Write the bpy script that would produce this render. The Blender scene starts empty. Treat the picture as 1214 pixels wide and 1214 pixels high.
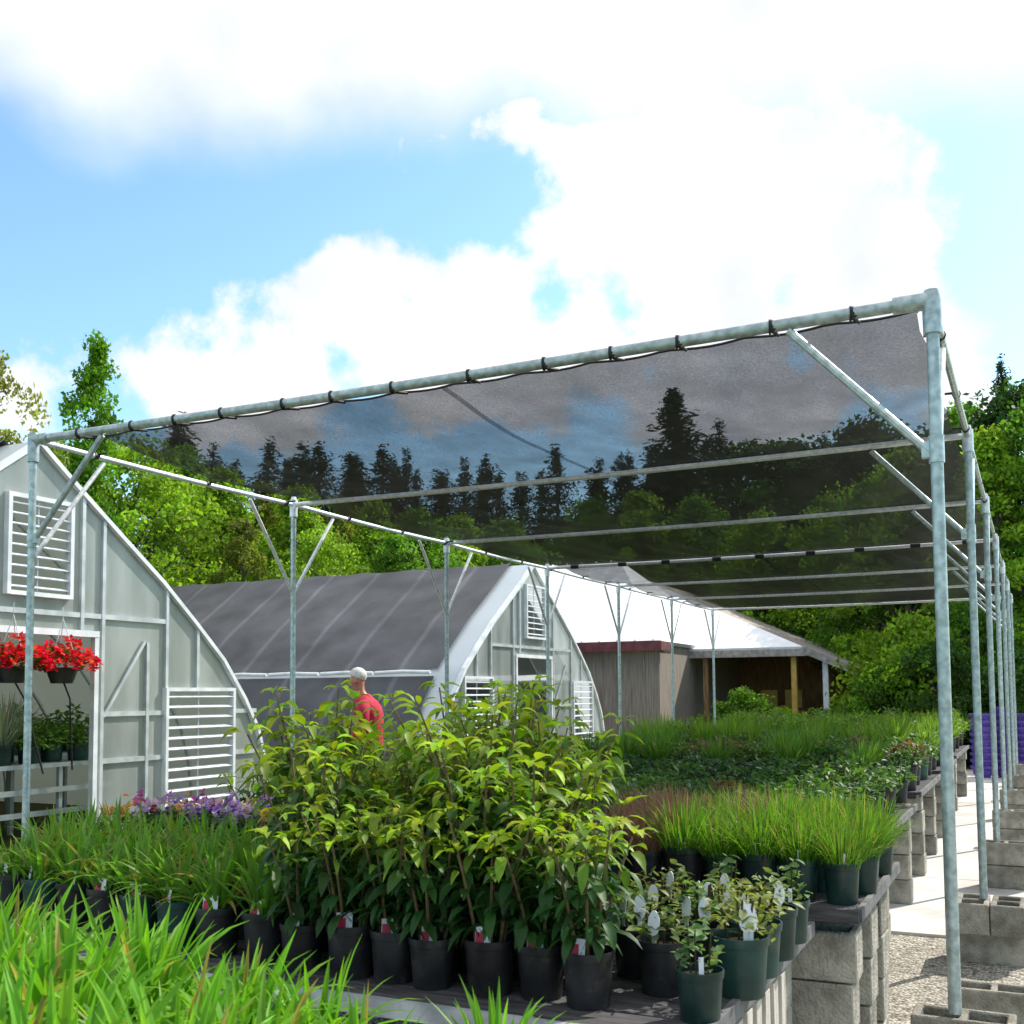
import bpy, bmesh, math, random
import numpy as np
from mathutils import Vector, Matrix
R_ = math.radians
PI = math.pi
rng = random.Random(11)
sc = bpy.context.scene
col = sc.collection
UP = Vector((0, 0, 1))

# ------------------------------------------------------------------ materials
def mat_new(name):
    m = bpy.data.materials.new(name); m.use_nodes = True
    nt = m.node_tree
    for n in list(nt.nodes):
        if n.type != 'OUTPUT_MATERIAL' and n.type != 'BSDF_PRINCIPLED': nt.nodes.remove(n)
    return m, nt, nt.nodes['Principled BSDF'], nt.nodes['Material Output']

def nd(nt, typ, **kw):
    n = nt.nodes.new(typ)
    for k, v in kw.items(): setattr(n, k, v)
    return n

def noise_mat(name, c1, c2, scale=8, rough=.7, metallic=0, bump=.0, bscale=None, detail=6, stretch=(1, 1, 1), spec=.4, lo=.35, hi=.65, coords='Object', vary=0, dirt=None):
    m, nt, b, out = mat_new(name)
    tc = nd(nt, 'ShaderNodeTexCoord'); mp = nd(nt, 'ShaderNodeMapping'); mp.inputs['Scale'].default_value = stretch
    nz = nd(nt, 'ShaderNodeTexNoise'); nz.inputs['Scale'].default_value = scale; nz.inputs['Detail'].default_value = detail
    cr = nd(nt, 'ShaderNodeValToRGB')
    cr.color_ramp.elements[0].position = lo; cr.color_ramp.elements[1].position = hi
    cr.color_ramp.elements[0].color = (*c1, 1); cr.color_ramp.elements[1].color = (*c2, 1)
    L = nt.links.new
    L(tc.outputs[coords], mp.inputs[0]); L(mp.outputs[0], nz.inputs['Vector']); L(nz.outputs['Fac'], cr.inputs[0])
    cout = cr.outputs[0]
    if dirt:
        dn = nd(nt, 'ShaderNodeTexNoise'); dn.inputs['Scale'].default_value = dirt[1]; dn.inputs['Detail'].default_value = 8; dn.inputs['Roughness'].default_value = .7
        oi = nd(nt, 'ShaderNodeObjectInfo'); ov = nd(nt, 'ShaderNodeVectorMath', operation='MULTIPLY_ADD'); ov.inputs[1].default_value = (37, 19, 53)
        L(oi.outputs['Random'], ov.inputs[0]); L(tc.outputs[coords], ov.inputs[2]); L(ov.outputs[0], dn.inputs['Vector'])
        dr = nd(nt, 'ShaderNodeMapRange'); dr.inputs['From Min'].default_value = dirt[2]; dr.inputs['From Max'].default_value = dirt[2] + .2; dr.inputs['To Max'].default_value = dirt[3]
        L(dn.outputs['Fac'], dr.inputs['Value'])
        dm = nd(nt, 'ShaderNodeMix', data_type='RGBA'); dm.inputs[7].default_value = (*dirt[0], 1)
        L(dr.outputs[0], dm.inputs[0]); L(cout, dm.inputs[6]); cout = dm.outputs[2]
    if vary:
        oi = nd(nt, 'ShaderNodeObjectInfo'); vr = nd(nt, 'ShaderNodeMapRange'); vr.inputs['To Min'].default_value = 1 - vary; vr.inputs['To Max'].default_value = 1 + vary
        vs = nd(nt, 'ShaderNodeVectorMath', operation='SCALE'); L(oi.outputs['Random'], vr.inputs['Value']); L(cout, vs.inputs[0]); L(vr.outputs[0], vs.inputs['Scale']); cout = vs.outputs[0]
    L(cout, b.inputs['Base Color'])
    b.inputs['Roughness'].default_value = rough; b.inputs['Metallic'].default_value = metallic
    b.inputs['Specular IOR Level'].default_value = spec
    if bump:
        n2 = nd(nt, 'ShaderNodeTexNoise'); n2.inputs['Scale'].default_value = bscale or scale * 4; n2.inputs['Detail'].default_value = 5
        bp = nd(nt, 'ShaderNodeBump'); bp.inputs['Strength'].default_value = bump; bp.inputs['Distance'].default_value = .02
        L(mp.outputs[0], n2.inputs['Vector']); L(n2.outputs['Fac'], bp.inputs['Height']); L(bp.outputs[0], b.inputs['Normal'])
    return m

def leaf_mat(name, trans=.4, rough=.5, tr_gain=(1.25, 1.2, .6), spec=.3):
    m, nt, b, out = mat_new(name)
    at = nd(nt, 'ShaderNodeAttribute', attribute_name='tint')
    nz = nd(nt, 'ShaderNodeTexNoise'); nz.inputs['Scale'].default_value = 30; nz.inputs['Detail'].default_value = 3
    tc = nd(nt, 'ShaderNodeTexCoord')
    mr = nd(nt, 'ShaderNodeMapRange'); mr.inputs['To Min'].default_value = .78; mr.inputs['To Max'].default_value = 1.22
    mx = nd(nt, 'ShaderNodeVectorMath', operation='SCALE')
    tg = nd(nt, 'ShaderNodeVectorMath', operation='MULTIPLY'); tg.inputs[1].default_value = tr_gain
    t = nd(nt, 'ShaderNodeBsdfTranslucent'); ms = nd(nt, 'ShaderNodeMixShader'); ms.inputs[0].default_value = trans
    L = nt.links.new
    L(tc.outputs['Object'], nz.inputs['Vector']); L(nz.outputs['Fac'], mr.inputs['Value'])
    L(at.outputs['Color'], mx.inputs[0]); L(mr.outputs[0], mx.inputs['Scale'])
    L(mx.outputs[0], b.inputs['Base Color']); L(mx.outputs[0], tg.inputs[0]); L(tg.outputs[0], t.inputs['Color'])
    b.inputs['Roughness'].default_value = rough; b.inputs['Specular IOR Level'].default_value = spec
    L(b.outputs[0], ms.inputs[1]); L(t.outputs[0], ms.inputs[2]); L(ms.outputs[0], out.inputs['Surface'])
    return m

def flat_mat(name, c, rough=.5, metallic=0, spec=.4):
    d = tuple(min(1, x * 1.12) for x in c); e = tuple(x * .86 for x in c)
    return noise_mat(name, e, d, scale=14, rough=rough, metallic=metallic, spec=spec, lo=.3, hi=.7)

M = {}
M['galv'] = noise_mat('galvanised_steel', (.30, .36, .36), (.52, .60, .60), scale=26, rough=.42, metallic=.5, bump=.06, bscale=60, vary=.1, dirt=((.22, .17, .12), 3.5, .60, .55))
M['galv_bright'] = noise_mat('bright_galvanised_steel', (.6, .63, .65), (.85, .87, .88), scale=26, rough=.38, metallic=.35, bump=.03, bscale=60, vary=.12, dirt=((.3, .27, .23), 4, .58, .5))
M['tie'] = flat_mat('black_cable_tie', (.015, .015, .018), .6)
M['white_frame'] = noise_mat('white_painted_aluminium', (.62, .65, .67), (.82, .84, .85), scale=5, rough=.45, bump=.03)
M['grey_frame'] = noise_mat('grey_aluminium_frame', (.42, .46, .46), (.6, .64, .64), scale=5, rough=.45, metallic=.3)
M['slat'] = noise_mat('louver_slat', (.6, .64, .68), (.82, .85, .88), scale=9, rough=.4)
M['block'] = noise_mat('concrete_block', (.23, .21, .175), (.42, .39, .33), scale=9, rough=.95, bump=.9, bscale=70, spec=.2, vary=.22, dirt=((.13, .12, .08), 5, .5, .7))
M['concrete'] = noise_mat('concrete_slab', (.52, .49, .46), (.68, .65, .62), scale=1.4, rough=.9, bump=.15, bscale=40, spec=.2, dirt=((.30, .27, .22), 1.1, .5, .55))
M['pot_black'] = noise_mat('black_nursery_pot', (.010, .010, .012), (.028, .028, .032), scale=10, rough=.45, vary=.4, dirt=((.10, .075, .05), 14, .54, .6))
M['pot_green'] = noise_mat('dark_green_nursery_pot', (.008, .03, .027), (.02, .065, .055), scale=8, rough=.4, vary=.4, dirt=((.12, .10, .07), 14, .55, .55))
M['pot_purple'] = noise_mat('purple_plastic', (.06, .035, .22), (.11, .06, .34), scale=10, rough=.5, vary=.25, dirt=((.2, .17, .22), 6, .52, .5))
M['pot_white'] = flat_mat('white_plastic', (.75, .75, .75), .4)
M['soil'] = noise_mat('potting_soil', (.025, .017, .012), (.09, .06, .04), scale=60, rough=1, bump=.8, bscale=120, spec=.1)
M['wood_dark'] = noise_mat('weathered_bench_boards', (.03, .028, .032), (.10, .092, .095), scale=5, rough=.85, stretch=(1, 9, 9), bump=.3, bscale=20)
M['wood_pale'] = noise_mat('pale_weathered_slats', (.38, .34, .30), (.62, .57, .5), scale=6, rough=.85, stretch=(9, 9, 1), bump=.3)
M['rail_grey'] = noise_mat('grey_bench_rail', (.08, .08, .085), (.19, .185, .18), scale=7, rough=.7, bump=.2)
M['rail'] = noise_mat('silver_bench_rail', (.34, .36, .40), (.60, .62, .66), scale=9, rough=.5, metallic=.3, dirt=((.12, .10, .08), 4, .5, .7))
M['tag_white'] = flat_mat('white_tag_plastic', (.78, .78, .82), .45)
M['tag_red'] = flat_mat('red_printed_tag', (.55, .03, .08), .45)
M['tag_pink'] = flat_mat('pink_printed_tag', (.65, .18, .28), .45)
M['leaf'] = leaf_mat('leaf', .42)
M['grass_leaf'] = leaf_mat('grass_blade', .48, .42)
M['dry_leaf'] = leaf_mat('dry_blade', .3, .7, (1.1, 1, .8))
M['tree_leaf'] = leaf_mat('tree_leaf', .45, .6, (1.2, 1.2, .55), .2)
M['needle'] = leaf_mat('conifer_needle', .15, .7, (1.1, 1.1, .7), .15)
M['petal'] = leaf_mat('petal', .35, .6, (1.1, 1.0, 1.0))
M['stem'] = noise_mat('green_brown_stem', (.10, .07, .03), (.20, .13, .06), scale=30, rough=.7)
M['bark'] = noise_mat('bark', (.05, .04, .03), (.16, .13, .10), scale=6, rough=.95, stretch=(4, 4, .6), bump=.6)
M['siding'] = noise_mat('grey_brown_siding', (.19, .16, .135), (.33, .285, .24), scale=3, rough=.85, stretch=(10, 10, .5), bump=.2)
M['brown_wood'] = noise_mat('brown_timber', (.20, .11, .05), (.38, .23, .11), scale=4, rough=.8, stretch=(6, 6, .7), bump=.2)
M['roof_white'] = noise_mat('white_metal_roof', (.74, .74, .76), (.86, .86, .88), scale=2, rough=.45, bump=.02)
M['fascia'] = noise_mat('maroon_fascia', (.10, .025, .03), (.18, .05, .055), scale=4, rough=.6)
M['shingle'] = noise_mat('grey_roof_shingle', (.22, .19, .17), (.40, .36, .33), scale=9, rough=.9, bump=.4)
M['yellow_paint'] = noise_mat('ochre_painted_post', (.45, .28, .05), (.6, .4, .1), scale=6, rough=.6)
M['skin'] = noise_mat('skin', (.42, .17, .12), (.52, .24, .17), scale=20, rough=.55)
M['shirt'] = noise_mat('red_shirt_cloth', (.42, .015, .04), (.5, .025, .06), scale=14, rough=.85, bump=.8, bscale=7)
M['jeans'] = noise_mat('dark_trouser_cloth', (.03, .035, .06), (.06, .07, .11), scale=30, rough=.9, bump=.2)
M['hair'] = noise_mat('white_hair', (.5, .47, .43), (.72, .70, .67), scale=60, rough=.7, bump=.4, bscale=90)
M['shoe'] = flat_mat('dark_shoe_leather', (.03, .025, .02), .5)

def net_mat(name, trans, colr, streak=.25, scale=3, warp=(1, 1, 1)):
    m, nt, b, out = mat_new(name)
    tc = nd(nt, 'ShaderNodeTexCoord'); mp = nd(nt, 'ShaderNodeMapping'); mp.inputs['Scale'].default_value = warp
    nz = nd(nt, 'ShaderNodeTexNoise'); nz.inputs['Scale'].default_value = scale; nz.inputs['Detail'].default_value = 7
    wv = nd(nt, 'ShaderNodeTexNoise'); wv.inputs['Scale'].default_value = 75; wv.inputs['Detail'].default_value = 3; wv.inputs['Roughness'].default_value = .8
    mr = nd(nt, 'ShaderNodeMapRange'); mr.inputs['From Min'].default_value = .25; mr.inputs['From Max'].default_value = .75
    mr.inputs['To Min'].default_value = 1 - streak; mr.inputs['To Max'].default_value = 1 + streak
    mw = nd(nt, 'ShaderNodeMapRange'); mw.inputs['From Min'].default_value = .25; mw.inputs['From Max'].default_value = .75
    mw.inputs['To Min'].default_value = .55; mw.inputs['To Max'].default_value = 1.45
    mu = nd(nt, 'ShaderNodeMath', operation='MULTIPLY'); mu2 = nd(nt, 'ShaderNodeMath', operation='MULTIPLY'); mu2.inputs[1].default_value = trans
    mu2.use_clamp = True
    tr = nd(nt, 'ShaderNodeBsdfTransparent'); tr.inputs['Color'].default_value = (.90, .93, .98, 1); ms = nd(nt, 'ShaderNodeMixShader')
    L = nt.links.new
    L(tc.outputs['Object'], mp.inputs[0]); L(mp.outputs[0], nz.inputs['Vector']); L(tc.outputs['Object'], wv.inputs['Vector'])
    L(nz.outputs['Fac'], mr.inputs['Value']); L(wv.outputs['Fac'], mw.inputs['Value'])
    L(mr.outputs[0], mu.inputs[0]); L(mw.outputs[0], mu.inputs[1]); L(mu.outputs[0], mu2.inputs[0])
    b.inputs['Base Color'].default_value = (*colr, 1); b.inputs['Roughness'].default_value = .6; b.inputs['Specular IOR Level'].default_value = .3
    L(mu2.outputs[0], ms.inputs[0]); L(b.outputs[0], ms.inputs[1]); L(tr.outputs[0], ms.inputs[2]); L(ms.outputs[0], out.inputs['Surface'])
    return m
M['net'] = net_mat('black_shade_net', .205, (.03, .032, .036), .3, 2.2, (1.6, 1, 1))

M['net_seam'] = net_mat('net_overlap_seam', .5, (.03, .03, .045), .2, 3)
def poly_mat():
    m, nt, b, out = mat_new('polycarbonate_sheet')
    tc = nd(nt, 'ShaderNodeTexCoord'); mp = nd(nt, 'ShaderNodeMapping'); mp.inputs['Scale'].default_value = (1, 1.2, .25)
    nz = nd(nt, 'ShaderNodeTexNoise'); nz.inputs['Scale'].default_value = 2.2; nz.inputs['Detail'].default_value = 5
    cr = nd(nt, 'ShaderNodeValToRGB')
    cr.color_ramp.elements[0].position = .3; cr.color_ramp.elements[1].position = .7
    cr.color_ramp.elements[0].color = (.38, .43, .41, 1); cr.color_ramp.elements[1].color = (.80, .85, .84, 1)  # pale blotches paint reflections onto the sheet, mixed with dirt
    wv = nd(nt, 'ShaderNodeTexWave', wave_type='BANDS', bands_direction='Y'); wv.inputs['Scale'].default_value = 9
    bp = nd(nt, 'ShaderNodeBump'); bp.inputs['Strength'].default_value = .12; bp.inputs['Distance'].default_value = .01
    t = nd(nt, 'ShaderNodeBsdfTranslucent'); t.inputs['Color'].default_value = (.74, .8, .72, 1)
    tr = nd(nt, 'ShaderNodeBsdfTransparent'); tr.inputs['Color'].default_value = (.8, .85, .8, 1)
    a = nd(nt, 'ShaderNodeMixShader'); a.inputs[0].default_value = .45
    c = nd(nt, 'ShaderNodeMixShader'); c.inputs[0].default_value = .28
    L = nt.links.new
    L(tc.outputs['Object'], mp.inputs[0]); L(mp.outputs[0], nz.inputs['Vector']); L(nz.outputs['Fac'], cr.inputs[0]); L(cr.outputs[0], b.inputs['Base Color'])
    L(tc.outputs['Object'], wv.inputs['Vector']); L(wv.outputs['Fac'], bp.inputs['Height']); L(bp.outputs[0], b.inputs['Normal'])
    b.inputs['Roughness'].default_value = .16
    L(b.outputs[0], a.inputs[1]); L(t.outputs[0], a.inputs[2]); L(a.outputs[0], c.inputs[1]); L(tr.outputs[0], c.inputs[2]); L(c.outputs[0], out.inputs['Surface'])
    return m
M['poly'] = poly_mat()

def film_mat():
    m, nt, b, out = mat_new('white_poly_film')
    b.inputs['Base Color'].default_value = (.72, .78, .84, 1); b.inputs['Roughness'].default_value = .25
    t = nd(nt, 'ShaderNodeBsdfTranslucent'); t.inputs['Color'].default_value = (.7, .75, .8, 1)
    nz = nd(nt, 'ShaderNodeTexNoise'); nz.inputs['Scale'].default_value = 4
    bp = nd(nt, 'ShaderNodeBump'); bp.inputs['Strength'].default_value = .35; bp.inputs['Distance'].default_value = .05
    a = nd(nt, 'ShaderNodeMixShader'); a.inputs[0].default_value = .35
    L = nt.links.new
    L(nz.outputs['Fac'], bp.inputs['Height']); L(bp.outputs[0], b.inputs['Normal'])
    L(b.outputs[0], a.inputs[1]); L(t.outputs[0], a.inputs[2]); L(a.outputs[0], out.inputs['Surface'])
    return m
M['film'] = film_mat()
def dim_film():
    m, nt, b, out = mat_new('dim_poly_film')
    b.inputs['Base Color'].default_value = (.42, .46, .45, 1); b.inputs['Roughness'].default_value = .3  # film darkened in colour and translucency to keep the greenhouse interior dim
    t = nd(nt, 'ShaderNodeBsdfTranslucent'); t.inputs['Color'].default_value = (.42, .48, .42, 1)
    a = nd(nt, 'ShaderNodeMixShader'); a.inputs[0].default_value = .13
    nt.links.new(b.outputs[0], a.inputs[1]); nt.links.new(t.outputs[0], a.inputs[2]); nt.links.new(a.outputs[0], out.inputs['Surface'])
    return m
M['film_dim'] = dim_film()

def cloth_mat():           # dark shade cloth laced over the hoops: pale streaks painted where each hoop shows through
    m, nt, b, out = mat_new('greenhouse_shade_cloth')
    tc = nd(nt, 'ShaderNodeTexCoord')
    sx = nd(nt, 'ShaderNodeSeparateXYZ'); ad = nd(nt, 'ShaderNodeMath', operation='MULTIPLY_ADD')
    nz = nd(nt, 'ShaderNodeTexNoise'); nz.inputs['Scale'].default_value = 1.3; nz.inputs['Detail'].default_value = 6
    mo = nd(nt, 'ShaderNodeMath', operation='PINGPONG'); mo.inputs[1].default_value = .63
    cr = nd(nt, 'ShaderNodeValToRGB')
    e = cr.color_ramp.elements
    e[0].position = .0; e[0].color = (.135, .137, .15, 1); e[1].position = .09; e[1].color = (.078, .079, .088, 1)
    mx = nd(nt, 'ShaderNodeMix', data_type='RGBA', blend_type='MULTIPLY'); mx.inputs[0].default_value = 1
    c2 = nd(nt, 'ShaderNodeValToRGB')
    c2.color_ramp.elements[0].position = .3; c2.color_ramp.elements[1].position = .7; c2.color_ramp.elements[0].color = (.66, .66, .66, 1); c2.color_ramp.elements[1].color = (1.3, 1.3, 1.3, 1)
    L = nt.links.new
    L(tc.outputs['Object'], sx.inputs[0]); L(tc.outputs['Object'], nz.inputs['Vector'])
    L(nz.outputs['Fac'], ad.inputs[0]); ad.inputs[1].default_value = .12; L(sx.outputs['X'], ad.inputs[2])
    L(ad.outputs[0], mo.inputs[0]); L(mo.outputs[0], cr.inputs[0])
    L(nz.outputs['Fac'], c2.inputs[0]); L(cr.outputs[0], mx.inputs[6]); L(c2.outputs[0], mx.inputs[7]); L(mx.outputs[2], b.inputs['Base Color'])
    b.inputs['Roughness'].default_value = .75
    n2 = nd(nt, 'ShaderNodeTexNoise'); n2.inputs['Scale'].default_value = 120
    bp = nd(nt, 'ShaderNodeBump'); bp.inputs['Strength'].default_value = .2; bp.inputs['Distance'].default_value = .01
    L(tc.outputs['Object'], n2.inputs['Vector']); L(n2.outputs['Fac'], bp.inputs['Height']); L(bp.outputs[0], b.inputs['Normal'])
    return m
M['cloth'] = cloth_mat()

def gravel_mat():
    m, nt, b, out = mat_new('grey_gravel')
    tc = nd(nt, 'ShaderNodeTexCoord')
    vo = nd(nt, 'ShaderNodeTexVoronoi'); vo.inputs['Scale'].default_value = 45
    cr = nd(nt, 'ShaderNodeValToRGB'); e = cr.color_ramp.elements
    e[0].position = .1; e[0].color = (.20, .18, .155, 1); e[1].position = .9; e[1].color = (.58, .54, .47, 1)
    nz = nd(nt, 'ShaderNodeTexNoise'); nz.inputs['Scale'].default_value = 1.5; nz.inputs['Detail'].default_value = 6
    c2 = nd(nt, 'ShaderNodeValToRGB'); c2.color_ramp.elements[0].color = (.6, .6, .6, 1); c2.color_ramp.elements[1].color = (1.15, 1.13, 1.08, 1)
    mx = nd(nt, 'ShaderNodeMix', data_type='RGBA', blend_type='MULTIPLY'); mx.inputs[0].default_value = 1
    bp = nd(nt, 'ShaderNodeBump'); bp.inputs['Strength'].default_value = .9; bp.inputs['Distance'].default_value = .02; bp.invert = True
    sp = nd(nt, 'ShaderNodeSeparateColor')
    L = nt.links.new
    L(tc.outputs['Object'], vo.inputs['Vector']); L(tc.outputs['Object'], nz.inputs['Vector'])
    L(vo.outputs['Color'], sp.inputs[0]); L(sp.outputs[0], cr.inputs[0]); L(nz.outputs['Fac'], c2.inputs[0])
    L(cr.outputs[0], mx.inputs[6]); L(c2.outputs[0], mx.inputs[7]); L(mx.outputs[2], b.inputs['Base Color'])
    L(vo.outputs['Distance'], bp.inputs['Height']); L(bp.outputs[0], b.inputs['Normal'])
    b.inputs['Roughness'].default_value = .95; b.inputs['Specular IOR Level'].default_value = .2
    return m
M['gravel'] = gravel_mat()
M['ground'] = noise_mat('earth_and_grass', (.06, .07, .025), (.14, .13, .06), scale=.7, rough=1, bump=.5, bscale=18, spec=.1)

# ------------------------------------------------------------------ mesh builder
class MB:
    def __init__(s): s.v = []; s.f = []; s.c = []; s.mi = []; s.hascol = False; s.m = 0; s.col = (1, 1, 1)
    def vert(s, p): s.v.append(tuple(p)); s.c.append(s.col); return len(s.v) - 1
    def face(s, *i): s.f.append(tuple(i)); s.mi.append(s.m)
    def box(s, c, d, mtx=None):
        x, y, z = d[0] / 2, d[1] / 2, d[2] / 2
        pts = [Vector((a * x, b * y, e * z)) for a in (-1, 1) for b in (-1, 1) for e in (-1, 1)]
        if mtx: pts = [mtx @ p for p in pts]
        i = [s.vert(p + Vector(c)) for p in pts]
        for q in ((0, 1, 3, 2), (4, 6, 7, 5), (0, 4, 5, 1), (2, 3, 7, 6), (0, 2, 6, 4), (1, 5, 7, 3)): s.face(*[i[k] for k in q])
        return s
    def bar(s, a, b, w, h, up=UP):
        a, b = Vector(a), Vector(b); d = (b - a); L = d.length; d.normalize()
        if abs(d.dot(up)) > .98: up = Vector((1, 0, 0))
        x = d.cross(up).normalized(); z = x.cross(d)
        mtx = Matrix((x, d, z)).transposed()
        return s.box((a + b) / 2, (w, L, h), mtx)
    def tube(s, pts, r, n=10, cap=True):
        pts = [Vector(p) for p in pts]; rs = r if isinstance(r, (list, tuple)) else [r] * len(pts)
        rings = []; px = None
        for k, p in enumerate(pts):
            d = (pts[min(k + 1, len(pts) - 1)] - pts[max(k - 1, 0)]).normalized()
            if px is None:
                px = d.cross(UP if abs(d.z) < .9 else Vector((1, 0, 0))).normalized()
            px = (px - d * px.dot(d)).normalized(); py = d.cross(px)
            rings.append([s.vert(p + (px * math.cos(2 * PI * j / n) + py * math.sin(2 * PI * j / n)) * rs[k]) for j in range(n)])
        for k in range(len(pts) - 1):
            for j in range(n): s.face(rings[k][j], rings[k][(j + 1) % n], rings[k + 1][(j + 1) % n], rings[k + 1][j])
        if cap: s.face(*rings[0][::-1]); s.face(*rings[-1])
        return s
    def lathe(s, prof, n=24, c=(0, 0, 0)):
        rings = []
        for r, z in prof:
            if r < 1e-5: rings.append([s.vert((c[0], c[1], c[2] + z))])
            else: rings.append([s.vert((c[0] + r * math.cos(2 * PI * j / n), c[1] + r * math.sin(2 * PI * j / n), c[2] + z)) for j in range(n)])
        for a, b in zip(rings, rings[1:]):
            for j in range(n):
                k = (j + 1) % n
                if len(a) == 1 and len(b) > 1: s.face(a[0], b[k], b[j])
                elif len(b) == 1 and len(a) > 1: s.face(a[j], a[k], b[0])
                elif len(a) > 1: s.face(a[j], a[k], b[k], b[j])
        return s
    def blade(s, base, dirv, L, W, droop, nseg=5, fold=.25, colr=(1, 1, 1), shape='strap', tipcol=None, roll=0.0):
        """a leaf: folded strip that bends under its own weight"""
        d = Vector(dirv).normalized(); p = Vector(base)
        side = d.cross(UP)
        if side.length < .05: side = Vector((math.cos(roll * 7 + L * 99), math.sin(roll * 7 + L * 99), 0))
        side.normalize()
        if roll: side = Matrix.Rotation(roll, 3, d) @ side
        prev = None; st = L / nseg
        for k in range(nseg + 1):
            t = k / nseg
            if shape == 'strap': w = W * min(1, .55 + 1.2 * t) * (1 - max(0, (t - .55) / .45) ** 1.6)
            elif shape == 'oval': w = W * max(0.02, math.sin(PI * (t ** .75)) ** .8)
            else: w = W * (1 - t) ** .5
            w = max(w, W * .03)
            nrm = side.cross(d)
            s.col = colr if tipcol is None else tuple(a + (b - a) * t for a, b in zip(colr, tipcol))
            mid = s.vert(p - nrm * w * fold); a = s.vert(p - side * w / 2); b = s.vert(p + side * w / 2)
            if prev:
                s.face(prev[1], prev[0], mid, a); s.face(prev[0], prev[2], b, mid)
            prev = (mid, a, b)
            p = p + d * st
            d = (d + Vector((0, 0, -1)) * droop / nseg).normalized()
        s.col = (1, 1, 1); s.hascol = True
        return p
    def mesh(s, name, mats, smooth=True):
        me = bpy.data.meshes.new(name); me.from_pydata(s.v, [], s.f)
        for m in (mats if isinstance(mats, (list, tuple)) else [mats]): me.materials.append(M[m] if isinstance(m, str) else m)
        if any(s.mi): me.polygons.foreach_set('material_index', s.mi)
        if s.hascol:
            at = me.attributes.new('tint', 'FLOAT_COLOR', 'POINT')
            at.data.foreach_set('color', np.array([(*c, 1) for c in s.c], dtype=np.float32).ravel())
        if smooth:
            me.polygons.foreach_set('use_smooth', [True] * len(s.f))
            me.set_sharp_from_angle(angle=R_(40))
        me.update(); return me

def link(name, me, parent=None, loc=(0, 0, 0)):
    o = bpy.data.objects.new(name, me); col.objects.link(o); o.location = loc
    if parent: o.parent = parent
    return o
def obj(name, mb, mats, parent=None, smooth=True, loc=(0, 0, 0)): return link(name, mb.mesh(name, mats, smooth), parent, loc)
def tag(o, label, cat, group=None):
    o['label'] = label; o['category'] = cat
    if group: o['group'] = group
    return o
def thing(name, label, cat, loc=(0, 0, 0), rz=0, group=None, scale=1):
    o = bpy.data.objects.new(name, None); col.objects.link(o); o.empty_display_size = .1
    o.location = loc; o.rotation_euler = (0, 0, rz); o.scale = (scale,) * 3
    return tag(o, label, cat, group)
def struct(name, mb, mats, smooth=False):
    o = obj(name, mb, mats, smooth=smooth); o['kind'] = 'structure'; return o
def dup(root, loc, rz, label, group=None, scale=1, swap=None):
    r = root.copy(); col.objects.link(r); r.location = loc; r.rotation_euler = (0, 0, rz); r.scale = (scale,) * 3 if not isinstance(scale, tuple) else scale
    r['label'] = label
    if group: r['group'] = group
    for ch in list(root.children):
        c = ch.copy(); col.objects.link(c); c.parent = r
        if swap and c.name.split('.')[0] in swap:
            c.data = swap[c.name.split('.')[0]]
        for g in ch.children:
            d = g.copy(); col.objects.link(d); d.parent = c
    return r
ORD = ['first', 'second', 'third', 'fourth', 'fifth', 'sixth', 'seventh', 'eighth', 'ninth', 'tenth', 'eleventh', 'twelfth', 'thirteenth', 'fourteenth', 'fifteenth', 'sixteenth',
       'seventeenth', 'eighteenth', 'nineteenth', 'twentieth', 'twenty-first', 'twenty-second', 'twenty-third', 'twenty-fourth', 'twenty-fifth', 'twenty-sixth', 'twenty-seventh', 'twenty-eighth', 'twenty-ninth', 'thirtieth'] + ['thirty-' + q for q in ('first', 'second', 'third', 'fourth', 'fifth', 'sixth', 'seventh', 'eighth', 'ninth')] + ['fortieth'] + ['forty-' + q for q in ('first', 'second', 'third', 'fourth', 'fifth', 'sixth', 'seventh', 'eighth', 'ninth')]
def ordl(i, n): return 'leftmost' if i == 0 else ('rightmost' if i == n - 1 else ORD[i] + ' from the left')
def jit(c, a=.2, b=.12):
    k = 1 + rng.uniform(-a, a); return tuple(max(0, x * k * (1 + rng.uniform(-b, b))) for x in c)

# ------------------------------------------------------------------ camera
YAW, PITCH, ROLL = .4514, .0644, -.0074
FPX, PYX = 1276.1, 740.8
EYE = 1.75
cam = bpy.data.cameras.new('camera'); co = bpy.data.objects.new('camera', cam); col.objects.link(co)
cam.sensor_width = 36; cam.lens = FPX / 1214 * 36; cam.shift_y = (PYX - 607) / 1214
cam.dof.use_dof = True; cam.dof.focus_distance = 6.5; cam.dof.aperture_fstop = 9
cam.clip_start = .05; cam.clip_end = 2000
Fw = Vector((-math.sin(YAW) * math.cos(PITCH), math.cos(YAW) * math.cos(PITCH), math.sin(PITCH)))
Rt = Vector((math.cos(YAW), math.sin(YAW), 0)); Uv = Rt.cross(Fw)
cr_, sr_ = math.cos(ROLL), math.sin(ROLL)
R2 = Rt * cr_ + Uv * sr_; U2 = Uv * cr_ - Rt * sr_
mw = Matrix((R2, U2, -Fw)).transposed().to_4x4(); mw.translation = (0, 0, EYE)
co.matrix_world = mw
sc.camera = co
def bearing(u): return -YAW + math.atan((u - 607) / FPX)          # compass angle of a column, clockwise from +Y
def polar(u, d): a = bearing(u); return d * math.sin(a), d * math.cos(a)

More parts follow.
